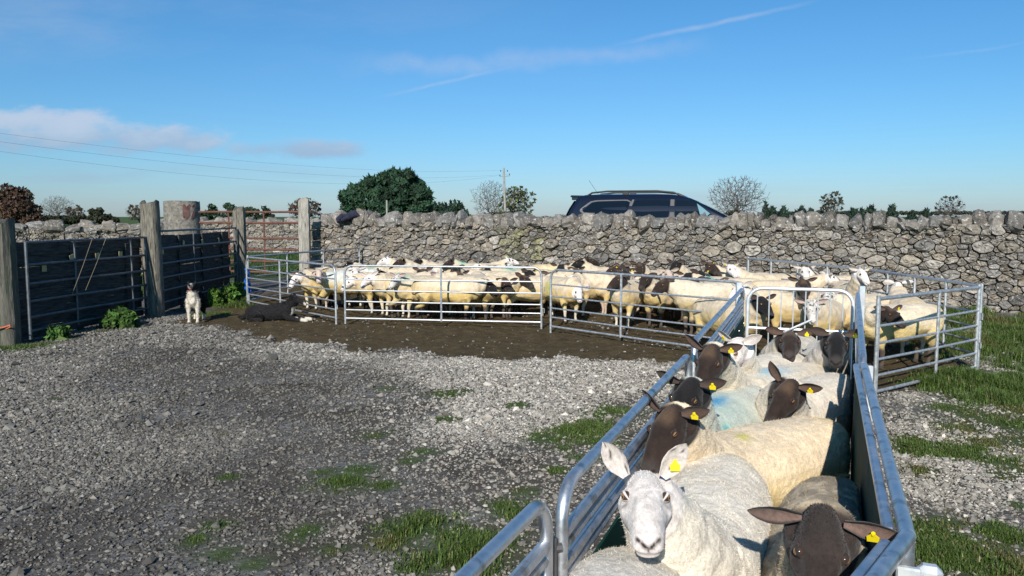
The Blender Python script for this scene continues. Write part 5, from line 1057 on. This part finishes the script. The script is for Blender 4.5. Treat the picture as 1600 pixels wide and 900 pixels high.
# ================================================================ the sheep in the race (nearest first)
RG = 'sheep packed in the race'
BLUE = (.02, .30, .55); TEAL = (.25, .55, .50)
GREEN = (.02, .42, .27)
def rs_(label, px, py, dist, loc, heading, kind, face, pitch, roll, ears, tags, **kw):
    return sheep(label, RG, loc, heading, kind, head=D(px, py, dist), face=face, pitch=pitch, roll=roll, ears=ears, tags=tags, clampr=True, ear_len=kw.pop('ear_len', .125), **kw)
rs_('white-faced sheep with upright speckled ears staring straight at the viewer', 1009, 772, 2.06, (.67, 2.64), 250, 'white', -97, 13, 1, ('up', 'up'), (1,), voxel=.0055, wool=(.74, .67, .56), stain=(.62, .49, .24), stain_amt=.7, spots=.12, fibre=90000, seed=3, scale=1.03, ear_len=.118, hs=.95)
rs_('dusky grey-brown fleeced sheep with a chocolate face, head bowed in the near right corner', 1284, 866, 1.74, (1.02, 2.42), 247, 'grey', -112, 50, -6, ('fwd', 'fwd'), (1,), voxel=.0055, wool=(.46, .37, .25), stain=(.42, .32, .14), stain_amt=.6, dark_tips=.5, fibre=90000, seed=5, ear_len=.135, hs=.92)
sheep('pale sheep cut by the bottom edge, only its rounded back showing', RG, (.15, 1.64), 250, 'white', head=(.0, .9, .75), face=-120, pitch=50, ears=('side', 'side'), tags=(), voxel=.0065, wool=(.60, .56, .50), stain_amt=.5, fibre=40000, seed=7, scale=1.06)
rs_('dark brown-faced sheep with a tagged ear lying across the race behind the white-faced one', 1033, 672, 2.90, (1.08, 3.50), 212, 'brown', -133, 44, 3, ('back', 'side'), (1,), voxel=.0055, wool=(.74, .60, .42), stain=(.68, .50, .18), stain_amt=.85, fibre=70000, seed=9, paint=((.10, .05, .695, .035, (.55, .50, .12), 1),), hs=.97)
rs_('black-faced sheep with a bright blue dash on its shoulder', 1066, 622, 3.42, (1.08, 4.12), 234, 'black', -128, 40, 0, ('side', 'side'), (0, 1), voxel=.0065, wool=(.57, .57, .49), stain=(.50, .46, .27), stain_amt=.5, fibre=50000, seed=11, paint=((.15, .0, .66, .22, (.45, .57, .50), 1.2), (.05, .02, .71, .050, BLUE, 2.4), (.05, .02, .71, .040, BLUE, 2.4), (.26, .16, .60, .03, (.05, .40, .40), 1.5)), hs=1.0)
rs_('dark-faced sheep with one ear straight up, resting its chin on the back in front', 1222, 620, 3.92, (1.70, 4.50), 228, 'brown', -140, 42, -12, ('vert', 'side'), (1,), voxel=.0065, wool=(.67, .59, .48), stain=(.56, .44, .22), stain_amt=.45, fibre=50000, seed=13, hs=.97)
rs_('brown-faced sheep with a faint blue mark, standing across the race beside the left rail', 1104, 566, 4.10, (1.60, 4.90), 216, 'brown', -122, 45, 2, ('back', 'side'), (1,), voxel=.007, wool=(.68, .59, .46), stain=(.58, .46, .22), stain_amt=.5, fibre=40000, seed=15, paint=((.0, .02, .70, .09, (.36, .52, .58), 1.8),))
rs_('white sheep with its face turned down to the left rail, ear tagged', 1138, 548, 4.66, (1.72, 5.32), 228, 'white', -150, 36, -4, ('side', 'back'), (0,), voxel=.007, wool=(.70, .62, .50), stain_amt=.45, fibre=30000, seed=17)
rs_('reddish-brown-faced sheep looking forward with ears held level', 1234, 531, 5.48, (2.18, 6.12), 241, 'brown', -110, 24, 0, ('side', 'side'), (1,), voxel=.007, wool=(.60, .53, .42), stain_amt=.6, fibre=25000, seed=19)
rs_('coal-black-faced sheep with a grizzled muzzle against the right panel, looking forward', 1307, 535, 5.02, (2.30, 5.72), 248, 'black', -112, 28, 0, ('side', 'side'), (1,), voxel=.007, wool=(.58, .52, .44), stain_amt=.6, fibre=25000, seed=21, hs=1.0)
# ---- behind the arched gate and in the small pen on the right
PG = 'sheep in the holding pen'
def pen(label, px, py, dist, kind, face, pitch, heading, back=.52, **kw):
    """head at the pixel, body behind it along the heading"""
    h = D(px, py, dist); hz = h.z; hh = R(heading); k = kw.pop('reach', .60) + .05; lat = kw.pop('lat', 0.0)
    loc = (h.x - math.cos(hh) * k - math.sin(hh) * lat, h.y - math.sin(hh) * k + math.cos(hh) * lat)
    return sheep(label, PG, loc, heading, kind, head=h, face=face, pitch=pitch, **kw)
V1 = .012
r = random.Random(2)
def wl(i): q = random.Random(i * 7 + 1); t = q.uniform(.93, 1.04); return dict(wool=(.64 * t, .52 * t, .37 * t), stain=(.62 * t, .44 * t, .16 * t), stain_amt=q.uniform(.7, 1.0))
S = [
 # label, px, py, dist, kind, face, pitch, heading, kwargs
 ('black-faced sheep facing out through the bars at the left side of the arched gate', 1197, 470, 8.5, 'black', -75, 48, 292, dict(ears=('side', 'side'), tags=(), voxel=.009, lat=.05)),
 ('pale long-faced sheep behind the middle bars of the arched gate', 1268, 478, 8.6, 'speckle', -100, 58, 238, dict(ears=('side', 'side'), tags=(), voxel=.009)),
 ('speckled sheep behind the right bars of the arched gate, its head behind the pale one', 1292, 458, 9.2, 'speckle', -115, 40, 215, dict(ears=('side', 'side'), tags=(), voxel=.009)),
 ('dark-headed sheep with pale-lined ears just above the top of the arched gate', 1256, 443, 9.7, 'brown', -95, 66, 235, dict(ears=('side', 'side'), tags=(), voxel=.009)),
 ('white-faced sheep peering over the backs beyond the arched gate', 1259, 420, 12.4, 'white', -92, 50, 200, dict(ears=('side', 'side'), tags=(), lat=-.1)),
 ('white-faced sheep with a yellow tag looking over the top rail right of the arched gate', 1350, 424, 11.0, 'white', -82, 50, 262, dict(ears=('side', 'side'), tags=(1,), voxel=.009)),
 ('brown-faced sheep with a yellow tag standing side-on behind the short right-hand hurdle', 1398, 486, 8.15, 'brown', -75, 34, 198, dict(ears=('side', 'side'), tags=(1,), voxel=.007, reach=.33, fibre=14000, stain=(.62, .46, .18), wool=(.64, .54, .40), lat=-.40)),
 ('pale sheep facing away behind the brown-faced one in the right-hand pen', 1400, 440, 10.2, 'white', 80, 20, 75, dict(ears=('side', 'side'), tags=(), reach=.5)),
 ('large cream sheep seen from behind above the arched gate, left of the dark-headed one', 1165, 452, 10.2, 'white', 160, 20, 172, dict(ears=('side', 'side'), tags=())),
 # front row, left to right
 ('white-faced sheep lowering its head at the far left of the pen', 458, 432, 13.6, 'white', -115, 60, 232, dict(ears=('side', 'back'), tags=())),
 ('pink-faced sheep looking forward beside the left hurdle joint', 498, 424, 13.5, 'pink', -75, 48, 262, dict(ears=('side', 'side'), tags=(1,), lat=-.12)),
 ('dark-headed sheep hidden between the two leftmost sheep', 482, 424, 14.3, 'black', -120, 50, 200, dict(ears=('side', 'side'), tags=())),
 ('pale sheep with head low just inside the left end of the middle hurdle', 542, 436, 13.2, 'white', -140, 55, 200, dict(ears=('side', 'side'), tags=())),
 ('white sheep with its face turned to the viewer at the left of the middle hurdle', 572, 431, 12.75, 'white', -115, 44, 222, dict(ears=('side', 'back'), tags=(), bleg=(.6, .5, .36))),
 ('grey-white sheep with a green crown mark at the front of the middle hurdle', 616, 432, 12.45, 'speckle', -125, 50, 208, dict(ears=('side', 'side'), tags=(), lat=-.14, bleg=(.6, .52, .4), paint=((.42, .03, .72, .10, GREEN, 1.2),), reach=.5)),
 ('long cream sheep side-on behind the middle upright of the hurdle', 770, 443, 12.25, 'black', -55, 46, 350, dict(ears=('back', 'side'), tags=(), reach=.62)),
 ('mottled brown-faced sheep whose muzzle pokes between two rails of the middle hurdle', 794, 440, 12.30, 'brown', -75, 50, 322, dict(ears=('side', 'side'), tags=(0,), reach=.62)),
 ('cream sheep side-on left of the middle upright, its head hidden behind a black face', 722, 428, 12.95, 'brown', -60, 50, 4, dict(ears=('side', 'side'), tags=())),
 ('brown-faced sheep looking right near the right end of the middle hurdle', 824, 432, 12.55, 'brown', -45, 40, 338, dict(ears=('back', 'side'), tags=(), reach=.6)),
 ('black-faced sheep beside the right end of the middle hurdle, looking right', 832, 424, 13.4, 'black', -60, 44, 318, dict(ears=('side', 'side'), tags=(1,))),
 ('cream sheep side-on with no head showing across the joint of the two front hurdles', 905, 422, 12.95, 'brown', -60, 50, 8, dict(ears=('side', 'side'), tags=(), reach=.7)),
 ('white sheep with drooping ears dropping its face between the rails, green-stained flank', 905, 452, 12.0, 'white', -88, 50, 296, dict(ears=('down', 'down'), tags=(), reach=.5, paint=((-.05, -.2, .55, .10, (.50, .48, .12), 1),), bleg=(.62, .54, .42))),
 ('cream sheep facing the viewer just right of the drooping-eared one', 962, 432, 11.35, 'brown', -150, 42, 240, dict(ears=('back', 'side'), tags=(), reach=.5, bleg=(.6, .52, .38), hs=1.12)),
 ('brown-faced sheep with a long cream body filling the right part of the front hurdle', 1030, 440, 10.75, 'brown', -142, 44, 188, dict(ears=('back', 'side'), tags=(), reach=.70, scale=1.08, wool=(.66, .56, .42), stain_amt=.7)),
 ('long cream sheep standing behind the brown-faced one on the right of the front hurdle', 1005, 432, 11.4, 'brown', -120, 50, 232, dict(ears=('side', 'side'), tags=(), reach=.6)),
 ('white-faced sheep looking left at the right end of the front hurdle', 1150, 448, 10.0, 'white', -150, 42, 215, dict(ears=('side', 'back'), tags=(), reach=.55)),
 # second and back rows
 ('dark-headed sheep peering over backs at the left end of the pen near the rear hurdle', 545, 408, 15.4, 'black', 150, 20, 165, dict(ears=('side', 'side'), tags=())),
 ('white sheep with grey shading just behind the left rounded hurdle corner', 600, 422, 14.2, 'black', 20, 30, 15, dict(ears=('side', 'side'), tags=(), wool=(.60, .59, .52))),
 ('white-faced sheep in the back row looking left at the left of the pen', 598, 402, 16.2, 'white', 175, 40, 190, dict(ears=('side', 'diag'), tags=())),
 ('brown-headed sheep in the back row, first of three dark heads in a line', 622, 404, 16.0, 'brown', 190, 40, 200, dict(ears=('side', 'side'), tags=(1,))),
 ('black-headed sheep in the back row, second of three dark heads in a line', 648, 405, 16.1, 'black', 200, 45, 200, dict(ears=('side', 'side'), tags=())),
 ('dark-headed sheep in the back row, third in a line, marked with green paint', 700, 405, 16.0, 'brown', 170, 40, 178, dict(ears=('side', 'side'), tags=(0,), paint=((.35, .0, .73, .10, GREEN, 1),))),
 ('black-faced sheep looking over the top rail just right of the middle upright', 712, 418, 14.0, 'black', -75, 46, 262, dict(ears=('side', 'side'), tags=())),
 ('grey-nosed dark sheep between the two green-marked backs', 622, 420, 15.0, 'grey', -20, 40, 10, dict(ears=('side', 'side'), tags=(), paint=((.1, .0, .72, .10, GREEN, 1.2),))),
 ('pale sheep with green stripe on its neck right of the middle upright', 762, 420, 14.3, 'black', -80, 60, 190, dict(ears=('side', 'side'), tags=(0, 1), paint=((.20, .0, .72, .11, GREEN, 1.5),))),
 ('white speckled sheep in the second row near the right of the middle hurdle', 800, 412, 14.6, 'speckle', -10, 30, 5, dict(ears=('side', 'side'), tags=())),
 ('pale sheep with its woolly rump raised under the left half of the stone wall', 672, 414, 15.2, 'white', 20, 20, 12, dict(ears=('side', 'side'), tags=())),
 ('pale back-row sheep between the green-marked sheep and the ochre-backed one', 800, 402, 16.4, 'white', 15, 20, 10, dict(ears=('side', 'side'), tags=())),
 ('sandy-yellow sheep standing highest in the back row under the mossy stones', 925, 402, 15.6, 'brown', 10, 20, 8, dict(ears=('back', 'side'), tags=(1,), wool=(.66, .52, .30), scale=1.04)),
 ('dark-faced sheep left of centre behind the third hurdle, ears level', 875, 416, 14.0, 'black', -95, 55, 185, dict(ears=('side', 'side'), tags=())),
 ('brown-headed sheep with yellow tag behind the third hurdle, facing left', 952, 418, 13.8, 'brown', -150, 45, 205, dict(ears=('side', 'side'), tags=(1,))),
 ('dark-headed sheep with a turquoise tag mark behind the third hurdle', 968, 416, 13.3, 'grey', -140, 50, 215, dict(ears=('side', 'side'), tags=())),
 ('brown-crowned sheep with bowed head behind the upright of the third hurdle', 1000, 414, 13.4, 'brown', -90, 70, 240, dict(ears=('side', 'side'), tags=())),
 ('pale narrow-faced sheep squeezed between brown heads behind the third hurdle', 912, 432, 12.9, 'pink', -60, 40, 200, dict(ears=('side', 'side'), tags=())),
 ('black-headed sheep tallest in the back row right of centre', 1052, 410, 13.6, 'black', -130, 50, 215, dict(ears=('side', 'side'), tags=())),
 ('black-faced sheep looking forward with yellow tag, right of the third hurdle upright', 1098, 426, 12.3, 'black', -80, 50, 265, dict(ears=('side', 'side'), tags=(1,))),
 ('black-and-white sheep behind the right half of the third hurdle', 1072, 430, 12.2, 'black', -110, 50, 190, dict(ears=('side', 'side'), tags=(), paint=((.25, .0, .70, .10, GREEN, 1.2),))),
 ('brown-headed sheep with tagged ear in the back row at the right end of the pen', 1112, 412, 13.4, 'brown', -60, 46, 190, dict(ears=('side', 'side'), tags=(1,))),
 ('white-faced sheep with tagged ears in the right back corner of the main pen', 1145, 416, 13.0, 'white', -70, 50, 200, dict(ears=('diag', 'side'), tags=(0, 1))),
 ('long pale sheep stretching behind the right gate post towards the rear hurdle', 1300, 428, 12.0, 'white', 10, 25, 5, dict(ears=('side', 'side'), tags=(), reach=.7)),
 ('cream sheep in the middle rows below the parked car', 1030, 428, 12.6, 'brown', 180, 40, 182, dict(ears=('side', 'side'), tags=())),
 ('cream-backed sheep in the back row directly below the tail of the parked car', 900, 406, 15.0, 'black', 190, 45, 186, dict(ears=('side', 'side'), tags=())),
 ('white-faced sheep looking out between two backs right of the left hurdle joint', 556, 420, 13.9, 'white', -70, 40, 285, dict(ears=('side', 'side'), tags=())),
 ('brown-faced sheep looking forward from the second row left of the middle upright', 660, 422, 13.6, 'brown', -88, 44, 275, dict(ears=('side', 'side'), tags=())),
 ('speckle-faced sheep turned right in the second row left of the middle upright', 690, 428, 13.2, 'speckle', -35, 36, 340, dict(ears=('side', 'side'), tags=())),
 ('dark-faced sheep seen full face in the second row near the hurdle joint', 862, 428, 13.0, 'brown', -90, 44, 270, dict(ears=('side', 'side'), tags=())),
 ('white-faced sheep in the second row peering left over the drooping-eared one', 884, 434, 12.7, 'white', -140, 36, 225, dict(ears=('side', 'side'), tags=())),
 ('black-faced sheep looking forward just left of the third hurdle upright', 978, 424, 12.7, 'black', -85, 44, 262, dict(ears=('side', 'side'), tags=(1,))),
 ('pale sheep with pinkish nose facing forward right of the third hurdle upright', 1046, 424, 12.2, 'pink', -85, 44, 262, dict(ears=('side', 'side'), tags=())),
 ('brown-faced sheep facing forward close to the race behind the long cream body', 1085, 438, 11.3, 'brown', -85, 44, 250, dict(ears=('side', 'side'), tags=())),
 ('grey-faced sheep close to the top of the left race panels', 1120, 440, 10.9, 'grey', -95, 44, 240, dict(ears=('side', 'side'), tags=(1,))),
 ('cream sheep facing away in the third row under the olive hedge', 745, 426, 13.7, 'white', 80, 20, 95, dict(ears=('side', 'side'), tags=())),
 ('small pale sheep deep in the middle rows behind the long cream one', 740, 412, 15.0, 'white', 185, 30, 184, dict(ears=('side', 'side'), tags=())),
]
for i, (lab, px, py, dd, kind, fc, pt_, hdg, kw) in enumerate(S):
    pt_ = pt_ * .75; py = py + 4; a = dict(voxel=V1, seed=100 + i * 3); a.update(wl(i)); a.update(kw); pen(lab, px, py, dd, kind, fc, pt_, hdg, **a)

# ================================================================ the two collies
def dog_mesh(name, parts_fn, colour_fn, voxel, label, loc, rz, seed):
    m_ = MB(); parts_fn(m_); me = remesh(m_, voxel, 4); n = len(me.vertices); V = np.empty(n * 3, dtype=np.float32); me.vertices.foreach_get('co', V); V = V.reshape(-1, 3).astype(float)
    Nn = np.empty(n * 3, dtype=np.float32); me.vertices.foreach_get('normal', Nn); Nn = Nn.reshape(-1, 3); V += Nn * ((fbm(V, 30, seed, 3) - .5) * .014)[:, None]; me.vertices.foreach_set('co', V.astype(np.float32).ravel())
    setcol(me, np.clip(colour_fn(V), 0, 1)); setcol(me, np.zeros((n, 3)) + .4, 'Wool'); me.materials.append(wool_m); me.polygons.foreach_set('use_smooth', [True] * len(me.polygons)); cv = np.clip(colour_fn(V), 0, 1); rn = np.random.RandomState(seed); nf_ = 26000; ix = rn.randint(0, n, nf_); q0 = V[ix] + rn.normal(0, .003, (nf_, 3)); dr = Nn[ix] * .5 + rn.normal(0, .22, (nf_, 3)) + np.array([-.75, 0, -.35]); dr /= np.linalg.norm(dr, axis=1, keepdims=True); sd_ = np.cross(dr, rn.normal(0, 1, (nf_, 3))); sd_ /= np.linalg.norm(sd_, axis=1, keepdims=True) + 1e-9; hl_ = np.where(V[ix, 2:3] > .28, .020, .011) * np.exp(rn.normal(0, .35, (nf_, 1))); hl_ *= np.where(V[ix, 0:1] > (.26 if loc[0] < -4.5 else .38), .25, 1); VV = np.stack([q0 - sd_ * .002, q0 + sd_ * .002, q0 + dr * hl_], 1).reshape(-1, 3); mf = npmesh('coat', VV, np.arange(nf_ * 3).reshape(-1, 3), hair_m, cols=np.repeat(np.clip(cv[ix] * np.exp(rn.normal(0, .25, (nf_, 1))), 0, 1), 3, 0), smooth=False); o = bpy.data.objects.new(name, me); o.location = loc; o.rotation_euler = (0, 0, rz); link(o); tag(o, label, 'dog'); mesh_ob('coat', mf, o); return o
# standing: local x forward; looks towards the viewer, nose raised
def stand(m_):
    m_.loft([ell_ring(x_, 0, zc, hw, hh, 1, 16) for (x_, zc, hw, hh) in ((-.36, .42, .02, .03), (-.33, .42, .07, .09), (-.22, .42, .09, .11), (-.05, .41, .10, .115), (.10, .40, .105, .135), (.19, .41, .095, .13), (.25, .43, .05, .08))])
    m_.tube([(.16, 0, .46), (.20, 0, .54), (.215, 0, .60)], [.095, .075, .062], 14)
    m_.loft([[(x_, math.cos(a) * w_, z_ + math.sin(a) * h_) for a in np.linspace(0, 2 * math.pi, 14, endpoint=False)] for (x_, z_, w_, h_) in ((.14, .615, .03, .03), (.17, .625, .06, .06), (.22, .64, .066, .066), (.27, .645, .05, .05), (.31, .655, .032, .034), (.36, .672, .026, .028), (.395, .684, .02, .022), (.405, .686, .01, .01))])
    for s_ in (-1, 1):
        m_.tube([(.16, s_ * .06, .42), (.17, s_ * .075, .30), (.165, s_ * .072, .18), (.165, s_ * .07, .05), (.18, s_ * .07, .012)], [.06, .042, .030, .024, .030], 9); m_.tube([(.17, s_ * .07, .02), (.205, s_ * .07, .018)], [.028, .024], 8)
        m_.tube([(-.27, s_ * .06, .42), (-.25, s_ * .085, .31), (-.32, s_ * .08, .21), (-.345, s_ * .08, .17), (-.32, s_ * .075, .06), (-.30, s_ * .075, .015)], [.085, .062, .034, .025, .021, .027], 9)
        m_.tube([(.185, s_ * .045, .68), (.165, s_ * .065, .72), (.17, s_ * .078, .705)], [.028, .02, .010], 8)
    m_.tube([(-.34, 0, .44), (-.42, 0, .34), (-.45, .01, .20), (-.48, .015, .12)], [.03, .034, .034, .012], 8)
def stand_col(V):
    C = np.tile([.014, .013, .014], (len(V), 1)); wh = np.array([.62, .56, .47]); m_ = sst(V[:, 0], .12, .17) * sst(-V[:, 2], -.60, -.54) * (np.abs(V[:, 1]) < .13); m_ = np.maximum(m_, sst(-V[:, 2], -.30, -.26) * (V[:, 0] > .05)); m_ = np.maximum(m_, sst(V[:, 0], .285, .30) * (V[:, 2] > .55)); m_ = np.maximum(m_, np.exp(-(V[:, 1] / .018) ** 2) * (V[:, 0] > .2) * (V[:, 2] > .6)); m_ = np.maximum(m_, sst(-V[:, 2], -.13, -.09) * (V[:, 0] < -.2))
    no = sst(V[:, 0], .388, .395)[:, None]; C = C * (1 - m_[:, None]) + wh * m_[:, None]; return C * (1 - no) + np.array([.01, .01, .01]) * no
p_ = P(291, 506); dg = dog_mesh('dog', stand, stand_col, .008, 'black-and-white collie standing by the gate with its head raised', (p_.x + .07, p_.y + .19, 0), R(-80), 4)
dg.scale = (.9, .9, .9)
m_ = MB(); m_.box((.335, 0, .628), (.06, .028, .012), Matrix.Rotation(.35, 3, 'Y'), .004); m_.build('tongue', noise_mat('tongue', (.45, .12, .12), (.55, .18, .16), rough=.5), dg)
m_ = MB(); m_.tube([(.19 + .078 * math.cos(a), .078 * math.sin(a), .545 + .03 * math.cos(a)) for a in np.linspace(0, 2 * math.pi, 17)], .008, 6, cap=False); m_.build('collar', noise_mat('collar', (.30, .03, .03), (.4, .06, .05), rough=.6), dg)
def lie(m_):
    m_.loft([ell_ring(x_, 0, zc, hw, hh, 1, 16) for (x_, zc, hw, hh) in ((-.50, .10, .02, .03), (-.46, .115, .10, .10), (-.34, .125, .15, .125), (-.12, .13, .14, .125), (.08, .15, .125, .14), (.22, .18, .11, .13), (.30, .22, .06, .09))])
    m_.tube([(.20, 0, .22), (.28, 0, .29), (.33, 0, .33)], [.10, .082, .065], 14)
    m_.loft([[(x_, math.cos(a) * w_, z_ + math.sin(a) * h_) for a in np.linspace(0, 2 * math.pi, 14, endpoint=False)] for (x_, z_, w_, h_) in ((.26, .35, .03, .03), (.29, .355, .058, .058), (.35, .35, .064, .064), (.40, .335, .05, .05), (.44, .31, .033, .034), (.48, .285, .027, .028), (.51, .268, .02, .022), (.52, .262, .01, .01))])
    for s_ in (-1, 1):
        m_.tube([(.16, s_ * .09, .14), (.26, s_ * .10, .06), (.40, s_ * .09, .035), (.53, s_ * .085, .03), (.57, s_ * .085, .025)], [.06, .045, .032, .032, .022], 9)
        m_.tube([(-.34, s_ * .10, .12), (-.20, s_ * .17, .09), (-.34, s_ * .19, .04), (-.14, s_ * .19, .03)], [.10, .075, .04, .03], 9)
        m_.tube([(.31, s_ * .045, .39), (.29, s_ * .062, .43), (.31, s_ * .075, .40)], [.028, .02, .010], 8)
    m_.tube([(-.47, 0, .08), (-.62, .08, .04), (-.72, .18, .035)], [.035, .035, .014], 8)
def lie_col(V):
    C = np.tile([.016, .015, .016], (len(V), 1)); wh = np.array([.58, .53, .45]); m_ = sst(V[:, 0], .465, .485) * (V[:, 2] > .2); m_ = np.maximum(m_, sst(V[:, 0], .44, .47) * (V[:, 2] < .1)); m_ = np.maximum(m_, sst(V[:, 0], .24, .28) * sst(-V[:, 2], -.26, -.2) * (np.abs(V[:, 1]) < .06)); no = sst(V[:, 0], .508, .513)[:, None] * (V[:, 2] > .2)[:, None]; C = C * (1 - m_[:, None]) + wh * m_[:, None]; return C * (1 - no) + .01 * no
p_ = P(430, 503); dog_mesh('dog', lie, lie_col, .009, 'black collie lying on the mud in front of the left hurdle, white paws out', (p_.x - .02, p_.y + .12, 0), R(-8), 6)
